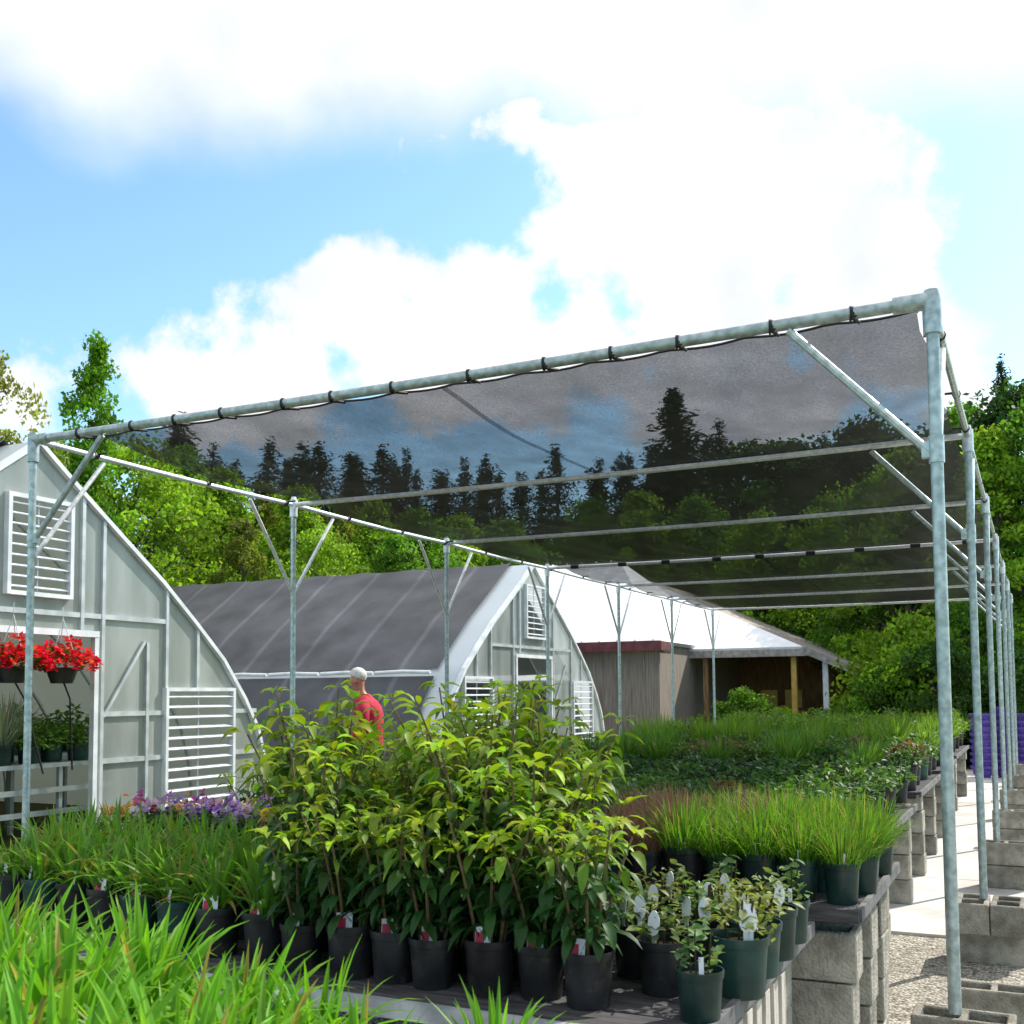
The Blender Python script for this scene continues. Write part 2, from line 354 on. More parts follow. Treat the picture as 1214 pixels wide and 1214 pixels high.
# ------------------------------------------------------------------ light
SUN_AZ, SUN_EL = R_(28.5), R_(44)          # azimuth clockwise from +Y
to_sun = Vector((math.sin(SUN_AZ) * math.cos(SUN_EL), math.cos(SUN_AZ) * math.cos(SUN_EL), math.sin(SUN_EL)))
sl = bpy.data.lights.new('sun', 'SUN'); sl.energy = 5.0; sl.angle = R_(.55); sl.color = (1, .95, .86)
so = bpy.data.objects.new('sun', sl); col.objects.link(so); so.rotation_euler = to_sun.to_track_quat('Z', 'Y').to_euler(); so.location = (5, 5, 20)

w = bpy.data.worlds.new('World'); sc.world = w; w.use_nodes = True
nt = w.node_tree
for n in list(nt.nodes): nt.nodes.remove(n)
L = nt.links.new
wo = nd(nt, 'ShaderNodeOutputWorld'); bg = nd(nt, 'ShaderNodeBackground'); bg.inputs['Strength'].default_value = .13
sky = nd(nt, 'ShaderNodeTexSky', sky_type='NISHITA'); sky.sun_disc = False; sky.sun_elevation = SUN_EL; sky.sun_rotation = SUN_AZ
sky.air_density = 1.0; sky.dust_density = .6; sky.ozone_density = 1.2
tc = nd(nt, 'ShaderNodeTexCoord')
sep = nd(nt, 'ShaderNodeSeparateXYZ'); L(tc.outputs['Generated'], sep.inputs[0])
def mth(op, a, b=None, c=None, clamp=False):
    n = nd(nt, 'ShaderNodeMath', operation=op); n.use_clamp = clamp
    for i, x in enumerate((a, b, c)):
        if x is None: continue
        if isinstance(x, (int, float)): n.inputs[i].default_value = x
        else: L(x, n.inputs[i])
    return n.outputs[0]
az = mth('ARCTAN2', sep.outputs['X'], sep.outputs['Y'])
el = mth('ARCSINE', sep.outputs['Z'])
def px_el(v): return math.atan((823 - v) / FPX)
# cumulus heaps: compass bearing / height in the sky / half sizes, then ragged by noise
heaps = [(205, 465, 55, 38), (330, 420, 90, 75), (415, 362, 65, 58), (560, 385, 75, 66), (605, 345, 55, 42), (680, 405, 70, 42), (470, 455, 330, 50),
         (720, 165, 95, 62), (830, 250, 118, 130), (930, 230, 118, 118), (1035, 330, 92, 112), (860, 390, 110, 70), (800, 350, 45, 50), (1105, 450, 70, 52),
         (900, 490, 225, 50), (640, 135, 75, 34), (700, 250, 62, 90), (-60, 480, 110, 45), (1010, 160, 90, 50)]
dmin = None
for (u, v, ru, rv) in heaps:
    a0 = bearing(u); e0 = px_el(v)
    ra = ru / FPX / (1 + ((u - 607) / FPX) ** 2); re = rv / FPX * .93
    dx = mth('MULTIPLY', mth('SUBTRACT', az, a0), 1 / ra); dy = mth('MULTIPLY', mth('SUBTRACT', el, e0), 1 / re)
    d = mth('SQRT', mth('ADD', mth('MULTIPLY', dx, dx), mth('MULTIPLY', dy, dy)))
    d = mth('MULTIPLY', mth('SUBTRACT', d, 1.0), min(ra, re) / .05)        # about the same edge width for every heap
    dmin = d if dmin is None else mth('SMOOTH_MIN', dmin, d, .5)
nz = nd(nt, 'ShaderNodeTexNoise'); nz.inputs['Scale'].default_value = 9; nz.inputs['Detail'].default_value = 9; nz.inputs['Roughness'].default_value = .6
L(tc.outputs['Generated'], nz.inputs['Vector'])
edge = mth('ADD', dmin, mth('MULTIPLY', mth('SUBTRACT', nz.outputs['Fac'], .5), 3.8))
cm = nd(nt, 'ShaderNodeMapRange', interpolation_type='SMOOTHSTEP'); cm.inputs['From Min'].default_value = .26; cm.inputs['From Max'].default_value = -.3
L(edge, cm.inputs['Value'])
# added white veil in place of a graphic fade, thicker towards the zenith
vz = nd(nt, 'ShaderNodeTexNoise'); vz.inputs['Scale'].default_value = 3; vz.inputs['Detail'].default_value = 7
L(tc.outputs['Generated'], vz.inputs['Vector'])
ve = mth('ADD', el, mth('MULTIPLY', mth('SUBTRACT', vz.outputs['Fac'], .5), .25))
vm = nd(nt, 'ShaderNodeMapRange', interpolation_type='SMOOTHSTEP'); vm.inputs['From Min'].default_value = R_(25.5); vm.inputs['From Max'].default_value = R_(31)
vm.inputs['To Max'].default_value = 1
L(ve, vm.inputs['Value'])
mask = mth('MAXIMUM', cm.outputs[0], vm.outputs[0])
cz = nd(nt, 'ShaderNodeTexNoise'); cz.inputs['Scale'].default_value = 7; cz.inputs['Detail'].default_value = 6
L(tc.outputs['Generated'], cz.inputs['Vector'])
cc = nd(nt, 'ShaderNodeValToRGB'); cc.color_ramp.elements[0].position = .34; cc.color_ramp.elements[1].position = .62
cc.color_ramp.elements[0].color = (5.6, 5.85, 6.5, 1); cc.color_ramp.elements[1].color = (7.3, 7.3, 7.35, 1)
L(cz.outputs['Fac'], cc.inputs[0])
sg = nd(nt, 'ShaderNodeMix', data_type='RGBA', blend_type='MULTIPLY'); sg.inputs[0].default_value = 1
sg.inputs[7].default_value = (1.32, 1.6, 1.55, 1)
L(sky.outputs[0], sg.inputs[6])
mixc = nd(nt, 'ShaderNodeMix', data_type='RGBA')
L(mask, mixc.inputs[0]); L(sg.outputs[2], mixc.inputs[6]); L(cc.outputs[0], mixc.inputs[7])
L(mixc.outputs[2], bg.inputs['Color']); L(bg.outputs[0], wo.inputs['Surface'])

sc.view_settings.view_transform = 'Standard'; sc.view_settings.look = 'None'; sc.view_settings.gamma = 1; sc.view_settings.exposure = .35
sc.render.engine = 'CYCLES'
sc.cycles.use_denoising = True
sc.cycles.max_bounces = 8; sc.cycles.transparent_max_bounces = 16; sc.cycles.diffuse_bounces = 4

# ------------------------------------------------------------------ setting: ground
def gz(x, y): t = min(1, max(0, (-x - 6.1) / .8)); return .13 * t * t * (3 - 2 * t)
g = MB()
xs = [-400, -120, -60, -30, -20, -12, -9, -7.4, -6.9, -6.7, -6.5, -6.3, -6.1, -5, -2, 2, 12, 40, 120, 400]; ys = [-60, -10, 0, 4, 8, 16, 30, 60, 120, 400]
ids = [[g.vert((x, y, gz(x, y) - .004)) for y in ys] for x in xs]
for i in range(len(xs) - 1):
    for j in range(len(ys) - 1): g.face(ids[i][j], ids[i + 1][j], ids[i + 1][j + 1], ids[i][j + 1])
struct('ground', g, 'ground', True)
g = MB(); i = [g.vert(p) for p in ((-5.9, -8, .004), (7, -8, .004), (7, 8.3, .004), (-5.9, 8.3, .004))]; g.face(*i); struct('gravel', g, 'gravel')
g = MB()
for k in range(7): g.box((-.1, 8.3 + 1.245 + k * 2.5, .0), (2.9 if k % 2 else 2.9, 2.485, .05))
struct('concrete_path', g, 'concrete')
g = MB(); i = [g.vert(p) for p in ((-5.9, 8.3, .003), (-1.56, 8.3, .003), (-1.56, 24, .003), (-5.9, 24, .003))]; g.face(*i); struct('soil_bed', g, 'gravel')

# ------------------------------------------------------------------ shade canopy
XL, XR, Y0, SP, HT, PB = -5.92, -.35, 4.96, 2.786, 3.458, .4
NB = 7
can = thing('shade_canopy', 'long flat pipe frame canopy roofed with black shade net over the plant benches', 'shade canopy', ((XL + XR) / 2, Y0, 0))
OX, OY = (XL + XR) / 2, Y0
def cl(p): return (p[0] - OX, p[1] - OY, p[2])
def cpart(name, mb, mats, parent=None):
    o = obj(name, mb, mats, parent or can); return o
posts = {}
for k in range(NB):
    y = Y0 + SP * k
    for side, x in (('L', XL), ('R', XR)):
        m = MB(); r = (.027 if k == 0 else .025) if side == 'R' else .024
        base = PB if side == 'R' else -.02
        m.tube([cl((x, y, base)), cl((x, y, HT - .035))], r, 14)
        pst = cpart('post', m, 'galv'); posts[side, k] = pst
        m = MB()
        if k == 0:
            m.tube([cl((x, y, HT - .15)), cl((x, y, HT + .0)), cl((x, y, HT + .045))], [r + .012, r + .014, r + .004], 14)
            m.tube([cl((x, y, HT)), cl((x + (-.16 if side == 'R' else .14), y, HT))], r + .012, 14)
        else:
            m.tube([cl((x, y, HT - .11)), cl((x, y, HT + .04))], r + .011, 12)
            m.lathe([(0, .03), (.02, .025), (.026, 0), (0, -.002)], 10, cl((x, y, HT + .045)))
        cpart('fitting', m, 'galv_bright' if k else 'galv', pst)
        # V braces along the row
        for s in (-1, 1):
            if k == 0 and s < 0: continue
            if side == 'R' and s < 0: continue
            m = MB(); m.tube([cl((x, y + .02 * s, HT - .78)), cl((x, y + .6 * s, HT - .045))], .016, 8)
            cpart('brace', m, 'galv_bright')
        # brace under the cross bar
        if side == 'R' or k == 0:
            s = -1 if side == 'R' else 1
            m = MB(); m.tube([cl((x + .02 * s, y, HT - .68)), cl((x + .62 * s, y, HT - .04))], .019, 8)
            m.box(cl((x + .04 * s, y, HT - .66)), (.04, .035, .07)); m.tube([cl((x, y, HT - .72)), cl((x, y, HT - .60))], r + .006, 12)
            cpart('brace', m, 'galv')
for k in range(NB):
    y = Y0 + SP * k; m = MB()
    n = 20
    m.tube([cl((XL + (XR - XL) * i / n, y, HT - (.018 * math.sin(PI * i / n)))) for i in range(n + 1)], .028 if k == 0 else .021, 12)
    b = cpart('cross_bar', m, 'galv' if k == 0 else 'galv_bright')
    if k in (0, 3):
        nt_ = 13 if k == 0 else 9
        for i in range(nt_):
            t = MB()
            x = XL + .35 + (XR - XL - .6) * (i + .3 * rng.random()) / (nt_ - .7)
            r = .035 if k == 0 else .029
            bz = HT - .018 * math.sin(PI * (x - XL) / (XR - XL))
            if k: t.tube([cl((x, y, bz)), cl((x + .11, y + .004, bz))], r, 10)
            else: t.tube([cl((x, y, bz)), cl((x + .01, y + .002, bz)), cl((x + .022, y + .004, bz)), cl((x + .024, y + .03, bz - .022)), cl((x + .02 + .03 * rng.random(), y + .1, bz - .012))], [r, r, r, .009, .008], 10)
            cpart('tie', t, 'tie', b)
for side, x in (('L', XL), ('R', XR)):
    m = MB(); m.tube([cl((x, Y0 + SP * (NB - 1) * i / 30, HT - .0 - .012 * abs(math.sin(PI * i / 5)))) for i in range(31)], .019, 10)
    b = cpart('side_rail', m, 'galv_bright' if side == 'L' else 'galv')
    for i in range(16):
        t = MB()
        yy = Y0 + .45 + 1.0 * i + .2 * rng.random()
        sx = .1 if side == 'L' else -.08
        t.tube([cl((x, yy, HT - .005)), cl((x, yy + .015, HT - .005)), cl((x, yy + .03, HT - .005)), cl((x + sx * .3, yy + .035, HT + .01)), cl((x + sx, yy + .03, HT + .01))], [.025, .025, .025, .008, .007], 8)
        cpart('tie', t, 'tie', b)
# shade net: panels laced between the bars, sagging in every bay, scalloped along the lacing
for p0, p1 in ((0, 3), (3, 6)):
    m = MB(); nx, ny = 84, (p1 - p0) * 14
    grid = []
    for j in range(ny + 1):
        row = []
        ty = j / 14; bay = ty % 1
        for i in range(nx + 1):
            tx = i / nx
            scal = .045 * abs(math.sin(tx * PI * 13))
            sag = -.075 * math.sin(PI * bay) * (1 + .25 * math.sin(tx * 9 + p0)) + .012 * math.sin(tx * 41 + ty * 5 + 1.5 * math.sin(ty * 4)) * math.sin(PI * bay) + .008 * math.sin(tx * 90 - ty * 9) * math.sin(PI * bay)
            xl = XL + .38 - .26 * min(1, ty / 1.2) + .04 * abs(math.sin(ty * PI * 4)) if p0 == 0 else XL + .12 + .03 * abs(math.sin(ty * PI * 4))
            xr = XR - .05 - .035 * abs(math.sin(ty * PI * 4))
            x = xl + (xr - xl) * tx
            y = Y0 + SP * (p0 + ty)
            if j == 0: y += (.075 if p0 == 0 else .02) + scal * (1 if p0 == 0 else .3); 
            if j == ny: y -= .02 + scal * .3
            z = HT + .036 - (.03 if j == 0 and p0 == 0 else 0) + sag - .018 * math.sin(PI * tx)
            if p0 == 0 and j == 0: z -= .012
            row.append(m.vert(cl((x, y, z))))
        grid.append(row)
    for j in range(ny):
        for i in range(nx): m.face(grid[j][i], grid[j][i + 1], grid[j + 1][i + 1], grid[j + 1][i])
    cpart('shade_net', m, 'net')
    for tx_ in (int(nx * .515),):
        q = MB(); rowv = []
        for j in range(ny + 1):
            v_ = Vector(m.v[grid[j][tx_]]); rowv.append((q.vert(v_ + Vector((-.02, 0, -.004))), q.vert(v_ + Vector((.02, 0, -.004)))))
        for a_, b_ in zip(rowv, rowv[1:]): q.face(a_[0], a_[1], b_[1], b_[0])
        cpart('net_seam', q, 'net_seam')
    h = MB(); h.tube([m.v[i] for i in grid[0]], .007, 5); cpart('net_hem', h, 'tie')

# ------------------------------------------------------------------ concrete blocks
def block_mesh():
    m = MB(); X = [0, .034, .183, .217, .366, .4]; Y = [0, .034, .166, .2]; Z = (0, .194)
    solid = lambda i, j: 0 <= i < 5 and 0 <= j < 3 and not (j == 1 and i in (1, 3))
    vid = {}
    def V(i, j, k):
        if (i, j, k) not in vid: vid[i, j, k] = m.vert((X[i] - .2, Y[j] - .1, Z[k]))
        return vid[i, j, k]
    for i in range(5):
        for j in range(3):
            if not solid(i, j): continue
            m.face(V(i, j, 1), V(i + 1, j, 1), V(i + 1, j + 1, 1), V(i, j + 1, 1)); m.face(V(i, j + 1, 0), V(i + 1, j + 1, 0), V(i + 1, j, 0), V(i, j, 0))
            if not solid(i - 1, j): m.face(V(i, j + 1, 0), V(i, j, 0), V(i, j, 1), V(i, j + 1, 1))
            if not solid(i + 1, j): m.face(V(i + 1, j, 0), V(i + 1, j + 1, 0), V(i + 1, j + 1, 1), V(i + 1, j, 1))
            if not solid(i, j - 1): m.face(V(i, j, 0), V(i + 1, j, 0), V(i + 1, j, 1), V(i, j, 1))
            if not solid(i, j + 1): m.face(V(i + 1, j + 1, 0), V(i, j + 1, 0), V(i, j + 1, 1), V(i + 1, j + 1, 1))
    me = m.mesh('concrete_block', 'block', False)
    bm = bmesh.new(); bm.from_mesh(me)
    ed = [e for e in bm.edges if len(e.link_faces) == 2 and e.calc_face_angle() > .5]
    bmesh.ops.bevel(bm, geom=ed, offset=.006, segments=1, affect='EDGES')
    bm.to_mesh(me); bm.free(); return me
BLK = block_mesh()
def block(x, y, z, rz, label, group, tilt=None):
    o = link('concrete_block', BLK); o.location = (x, y, z); o.rotation_euler = tilt or (0, 0, rz + rng.uniform(-.03, .03))
    return tag(o, label, 'concrete block', group)
LV = {1: ['only'], 2: ['lower', 'upper'], 3: ['bottom', 'middle', 'topmost'], 4: ['bottom', 'second lowest', 'second highest', 'topmost']}
def stack(x, y, n, rz, where, group, alt=False):
    for k in range(n):
        block(x + rng.uniform(-.012, .012), y + rng.uniform(-.012, .012), .03 * 0 + .2 * k + (.025 if y > 8.3 and x > -1.5 else .0), rz + (PI / 2 if alt and k % 2 else 0), f'{LV[n][k]} concrete block {where}', group)
G1 = 'concrete blocks under the canopy posts'; G2 = 'concrete blocks holding up the benches'
stack(XR + .03, Y0 + .02, 2, 0, 'under the nearest right canopy post', G1)
block(XR + .1, 6.3, 0, 0, 'single concrete block between the first two right canopy posts', G1)
for k in range(1, NB):
    y = Y0 + SP * k
    if k == 1:
        block(XR + .04, y, 0, 0, 'lower wide grey concrete block under the second right canopy post', G1)
        block(XR - .066, y, .198, PI / 2, 'upper left of two end-on concrete blocks under the second right canopy post', G1)
        block(XR + .146, y, .198, PI / 2, 'upper right of two end-on concrete blocks under the second right canopy post', G1)
    else: stack(XR + .06, y, 2, 0, f'under the {ORD[k]} right canopy post', G1)
# ------------------------------------------------------------------ benches
def bench(x0, x1, y0, y1, z, label, rail=True, slats=False):
    t = thing('nursery_bench', label, 'bench', ((x0 + x1) / 2, (y0 + y1) / 2, 0), 0, 'plant benches')
    w_, d_ = x1 - x0, y1 - y0
    m = MB(); n = max(3, int(d_ / .15))
    for i in range(n):
        yy = -d_ / 2 + d_ * (i + .5) / n
        m.box((rng.uniform(-.01, .01), yy, z - .012), (w_, d_ / n - .012, .024))
    obj('top', m, 'wood_dark', t, False)
    m = MB()
    for yy in (-d_ / 2 + .07, 0, d_ / 2 - .07): m.box((0, yy, z - .026 - .02), (w_ - .06, .05, .038))
    obj('joist', m, 'wood_dark', t, False)
    if rail == 2:
        m = MB(); m.box((0, -d_ / 2 - .013, z - .02), (w_ + .03, .022, .05)); obj('front_rail', m, 'wood_dark', t, False)
    elif rail:
        m = MB(); m.box((0, -d_ / 2 - .013, z - .02), (w_ + .03, .022, .05)); obj('front_rail', m, 'rail', t, False)
    m = MB(); m.box((w_ / 2 + .013, 0, z - .02), (.022, d_ - .02, .05)); obj('end_rail', m, 'rail_grey', t, False)
    if slats:
        m = MB()
        for i in range(9): m.box((w_ / 2 + .01, -d_ / 2 + .06 + i * .115, z - .26), (.02, .06, .40))
        m.box((w_ / 2 - .012, -d_ / 2 + .55, z - .36), (.02, 1.0, .06))
        obj('slatted_end', m, 'wood_pale', t, False)
    return t
bench(-3.3, -.72, .95, 2.1, .84, 'low bench in the foreground under the bright strap-leaved plants')
bench(-4.15, -.80, 2.66, 4.2, .885, 'bench with a silver front rail holding the shrubs and white-tagged pots', slats=True)
bench(-4.6, -.66, 4.4, 5.72, .90, 'bench behind the shrubs holding the fine grass pots', rail=2)
bench(-4.6, -1.02, 5.86, 7.1, .84, 'bench of low leafy pots behind the grass pots', rail=False)
far = [(-5.4, -.95, 7.45, 9.75, .80, 'bench of leafy pots behind the grass bench, its dark front row of pots showing'), (-5.4, -.98, 10.4, 12.7, .84, 'fourth plant bench back along the concrete path'),
       (-5.4, -1.0, 13.3, 15.6, .84, 'fifth plant bench back along the concrete path'), (-5.4, -1.05, 16.4, 19.6, .84, 'farthest plant bench, towards the brown building')]
for a in far: bench(*a, rail=False)
stack(-1.05, 4.0, 4, 0, 'under the back right corner of the shrub bench', G2)
for i, yy in enumerate((4.56, 5.02, 5.5)): stack(-.88, yy, 4, 0, f'under the grass bench end, {ORD[i]} stack back', G2)
for i, yy in enumerate((6.1, 6.9)): stack(-1.24, yy, 4, 0, f'under the low leafy bench end, {("nearer", "farther")[i]} stack', G2)
for nm, a in zip(('third', 'fourth', 'fifth', 'farthest'), far):
    for i, yy in enumerate((a[2] + .55, a[3] - .3)): stack(a[1] - .22, yy, 4, 0, f'under the {nm} bench end, {("nearer", "farther")[i]} stack', G2)
    for x in (a[0] + .5, (a[0] + a[1]) / 2):
        pass

# ------------------------------------------------------------------ potted plants
def pot_mesh(nm, mat_, r=.1, h=.2):
    m = MB()
    m.lathe([(0, .0), (r * .80, .0), (r * .82, .004), (r * .95, h * .84), (r * 1.0, h * .85), (r * 1.03, h * .97), (r * 1.02, h), (r * .96, h), (r * .93, h * .86), (0, h * .86)], 22)
    return m.mesh(nm, mat_)
POTB = pot_mesh('pot', 'pot_black'); POTG = pot_mesh('pot', 'pot_green')
POTSB = pot_mesh('pot', 'pot_black', .078, .162); POTSG = pot_mesh('pot', 'pot_green', .078, .162)
POTGG = pot_mesh('pot', 'pot_green', .084, .19); POTGB = pot_mesh('pot', 'pot_black', .084, .19)
def soil_mesh(r=.095, z=.178):
    m = MB(); n = 14
    c = m.vert((0, 0, z + .008)); ring = [m.vert((r * math.cos(2 * PI * j / n), r * math.sin(2 * PI * j / n), z + rng.uniform(-.004, .004))) for j in range(n)]
    for j in range(n): m.face(c, ring[j], ring[(j + 1) % n])
    return m.mesh('soil', 'soil')
SOIL = soil_mesh(); SOIL_S = soil_mesh(.074, .140); SOIL_G = soil_mesh(.08, .166)

def lily_mesh(n, L0, colr, tip, W=.022, seed=0):
    m = MB()
    for i in range(n):
        a = rng.uniform(0, 2 * PI); e = R_(rng.uniform(52, 86)); r = rng.uniform(0, .055)
        d = (math.cos(a) * math.cos(e), math.sin(a) * math.cos(e), math.sin(e))
        LL = L0 * rng.uniform(.6, 1.15)
        m.blade((r * math.cos(a), r * math.sin(a), .17), d, LL, W * rng.uniform(.7, 1.2), rng.uniform(.7, 2.7), 7, .22, jit(colr, .3), 'strap', (jit((.36, .28, .08), .3) if rng.random() < .07 else jit(tip, .3)), rng.uniform(-.5, .5))
    return m.mesh('foliage', 'grass_leaf')
def grass_mesh(n, L0, colr, tip, W=.005, mat_='grass_leaf', spread=40):
    m = MB()
    for i in range(n):
        a = rng.uniform(0, 2 * PI); e = R_(rng.uniform(90 - spread, 89)); r = .085 * math.sqrt(rng.random())
        d = (math.cos(a) * math.cos(e), math.sin(a) * math.cos(e), math.sin(e))
        m.blade((r * math.cos(a), r * math.sin(a), .17), d, L0 * rng.uniform(.55, 1.15), W * rng.uniform(.7, 1.3), rng.uniform(.1, 1.7), 4, .15, jit(colr, .35), 'strap', (jit((.34, .27, .1), .3) if rng.random() < .09 else jit(tip, .35)), rng.uniform(-.5, .5))
    return m.mesh('foliage', mat_)
def shrub_meshes(h, n_stem=6, old=(.032, .098, .022), young_lit=(.30, .44, .02), leafL=.1):
    m = MB(); st = MB()
    for s in range(n_stem):
        a = 2 * PI * s / n_stem + rng.uniform(-.4, .4); lean = rng.uniform(.05, .42)
        hh = h * rng.uniform(.72, 1.08); bx, by = .04 * math.cos(a), .04 * math.sin(a)
        pts = []
        for k in range(6):
            t = k / 5; pts.append(Vector((bx + math.cos(a) * lean * hh * t ** 1.3, by + math.sin(a) * lean * hh * t ** 1.3, .17 + hh * t * (1 - .12 * lean * t))))
        st.tube(pts, [.006, .0055, .005, .0045, .004, .003], 5)
        nn = max(5, int(hh / .05))
        for k in range(1, nn + 1):
            t = .06 + .94 * k / nn
            q = t * 5; i0 = min(4, int(q)); p = pts[i0].lerp(pts[i0 + 1], q - i0)
            top = k >= nn
            cnt = 6 if top else (4 if t < .6 else 3)
            a0 = rng.uniform(0, 6.28)
            for j in range(cnt):
                aa = a0 + 2 * PI * j / cnt + rng.uniform(-.35, .35)
                e = R_(rng.uniform(15, 55) if top else rng.uniform(-25, 30))
                d = (math.cos(aa) * math.cos(e), math.sin(aa) * math.cos(e), math.sin(e))
                yn = max(0, (t - (.68 if h < .6 else .5)) / (.32 if h < .6 else .5)) ** 1.3  # young tips are yellower; on tall shrubs sunlit tops are painted in too
                yn = min(1, max(0, yn * rng.uniform(.4, 1.2)))
                c = tuple(o + (y - o) * yn for o, y in zip(jit(old, .3), jit(young_lit, .25, .2)))
                LL = leafL * rng.uniform(.5, 1.25) * (.85 if top else 1)
                b0 = Vector(p) + Vector(d) * .018
                m.blade(b0, d, LL, LL * rng.uniform(.29, .39), rng.uniform(1.1, 2.9), 4, .16, c, 'oval', None, rng.uniform(-.5, .5))
    return m.mesh('foliage', 'leaf'), st.mesh('stem', 'stem')
def dome_mesh(n, R, H, colr, tip, L0=.05, asp=.5, mat_='leaf', z0=.19):
    m = MB()
    for i in range(n):
        a = rng.uniform(0, 2 * PI); t = rng.random(); r = R * math.sqrt(rng.random()); z = z0 + H * (1 - (r / R) ** 2 * .6) * (t ** .6)
        e = R_(rng.uniform(-15, 60)); d = (math.cos(a) * math.cos(e), math.sin(a) * math.cos(e), math.sin(e)); LL = L0 * rng.uniform(.6, 1.3)
        b = rng.uniform(0, 2 * PI)
        m.blade((r * math.cos(b), r * math.sin(b), z), d, LL, LL * asp, rng.uniform(.3, 1.6), 3, .15, jit(colr, .35), 'oval', jit(tip, .3), rng.uniform(-.6, .6))
    for i in range(7):
        a = rng.uniform(0, 6.28); r = .03; x, y = R * .6 * math.cos(a), R * .6 * math.sin(a)
        m.col = (.08, .07, .03); m.tube([(r * math.cos(a), r * math.sin(a), .17), (x, y, z0 + H * .7)], .003, 4); m.col = (1, 1, 1)
    return m.mesh('foliage', mat_)
def blossom_mesh(n, R, H, cols, size=.03, z0=.22):
    m = MB()
    for i in range(n):
        a = rng.uniform(0, 6.28); r = R * math.sqrt(rng.random()); p = Vector((r * math.cos(a), r * math.sin(a), z0 + H * (1 - .5 * (r / R) ** 2) * rng.uniform(.6, 1.1)))
        c = jit(rng.choice(cols), .2); ax = Vector((rng.uniform(-.9, .9), rng.uniform(-1.2, .5), rng.uniform(.2, 1))).normalized()
        u = ax.cross(Vector((.3, .2, .9))).normalized()
        for k in range(5):
            d = Matrix.Rotation(2 * PI * k / 5, 3, ax) @ u
            m.blade(p, d + ax * .25, size * rng.uniform(.8, 1.1), size * .95, .3, 2, .05, (.5, .35, .02) if rng.random() < .06 else c, 'oval', c)
    return m.mesh('blossoms', 'petal')
def stake_tag(kind, a=-1.57, r=.052):
    m = MB(); x, y = r * math.cos(a), r * math.sin(a); sw = Matrix.Rotation(rng.uniform(-.3, .3), 3, 'Z') @ Matrix.Rotation(-.15, 3, 'X')
    if kind == 'oval':
        n = 14; w_, h_ = .019, .08
        pr = [(w_ * math.cos(2 * PI * j / n), h_ / 2 * math.sin(2 * PI * j / n) * (1 if math.sin(2 * PI * j / n) > 0 else .9)) for j in range(n)]
        f = []; b = []
        for (u, v) in pr:
            q = sw @ Vector((u, 0, v)); f.append(m.vert((x + q.x, y + q.y - .001, .25 + q.z))); b.append(m.vert((x + q.x, y + q.y + .0015, .25 + q.z)))
        m.face(*f); m.face(*b[::-1])
        for j in range(n): m.face(f[j], b[j], b[(j + 1) % n], f[(j + 1) % n])
        m.box((x, y, .175), (.014, .002, .09)); return m.mesh('plant_tag', 'tag_white', False)
    if kind == 'small':
        m.box((x, y, .2), (.016, .002, .09), sw); return m.mesh('plant_tag', 'tag_white', False)
    m.box((x, y, .20), (.05, .002, .075), sw); m.m = 1
    q = sw @ Vector((-.009, -.0022, -.006)); m.box((x + q.x, y + q.y, .20 + q.z), (.028, .001, .055), sw)
    m.m = 2; q = sw @ Vector((-.009, -.0032, -.018)); m.box((x + q.x, y + q.y, .20 + q.z), (.022, .001, .018), sw)
    return m.mesh('plant_tag', ['tag_white', 'tag_red', 'tag_pink'], False)
TAGS = {k: [stake_tag(k) for _ in range(3)] for k in ('oval', 'small', 'red')}

def make_plant(name, cat, parts, loc, rz, label, group, pot, scale=1, tags=(), potscale=None):
    """a thing: pot (> soil), foliage, stems, blossoms, plant_tag"""
    t = thing(name, label, cat, loc, rz, group, scale)
    small_ = pot in (POTSB, POTSG); dz = -.036 if small_ else (-.01 if pot in (POTGG, POTGB) else 0)
    p = link('pot', pot, t); link('soil', SOIL_S if small_ else (SOIL_G if dz else SOIL), p)
    if potscale: p.scale = potscale
    for nm, me in parts: link(nm, me, t, (0, 0, dz))
    for (k, a) in tags:
        o = link('plant_tag', rng.choice(TAGS[k]), t, (0, 0, dz)); o.rotation_euler = (0, 0, a - rz)
    return t

# foreground strap-leaved clumps
DLc, DLt = (.075, .27, .015), (.17, .40, .025)
LILY_BIG = [lily_mesh(150, .335, DLc, DLt, .022) for _ in range(3)]
LILY_LOW = [lily_mesh(75, .31, DLc, DLt, .017) for _ in range(2)]
rows = [(1.22, [-1.55, -1.36, -1.18]), (1.46, [-1.84, -1.62, -1.41, -1.22]), (1.74, [-2.3, -2.12, -1.91, -1.7, -1.5])]
rn = ['nearest', 'middle', 'back']
for r, (y, xs_) in enumerate(rows):
    for i, x in enumerate(xs_):
        make_plant('potted_lily', 'potted plant', [('foliage', LILY_BIG[(i + r) % 3])], (x + rng.uniform(-.03, .03), y + rng.uniform(-.03, .03), .84), rng.uniform(0, 6), f'bright strap-leaved foreground plant, {rn[r]} row, {ordl(i, len(xs_))}', 'bright strap-leaved plants in the foreground', POTG, rng.uniform(.94, 1.04) * (1, .97, .93)[r] * (1 if i < len(xs_) - 1 else .93))
for i, (x, y, s) in enumerate(((-1.34, 1.84, .84), (-1.13, 1.68, .76), (-.96, 1.9, .72))):
    make_plant('potted_lily', 'potted plant', [('foliage', LILY_LOW[i % 2])], (x, y, .84), i * 2.1, ('low arching green plant at the right of the back foreground row', 'low arching plant on the near right corner of the foreground bench', 'low arching plant in front of the silver bench rail')[i], 'bright strap-leaved plants in the foreground', POTG, s)
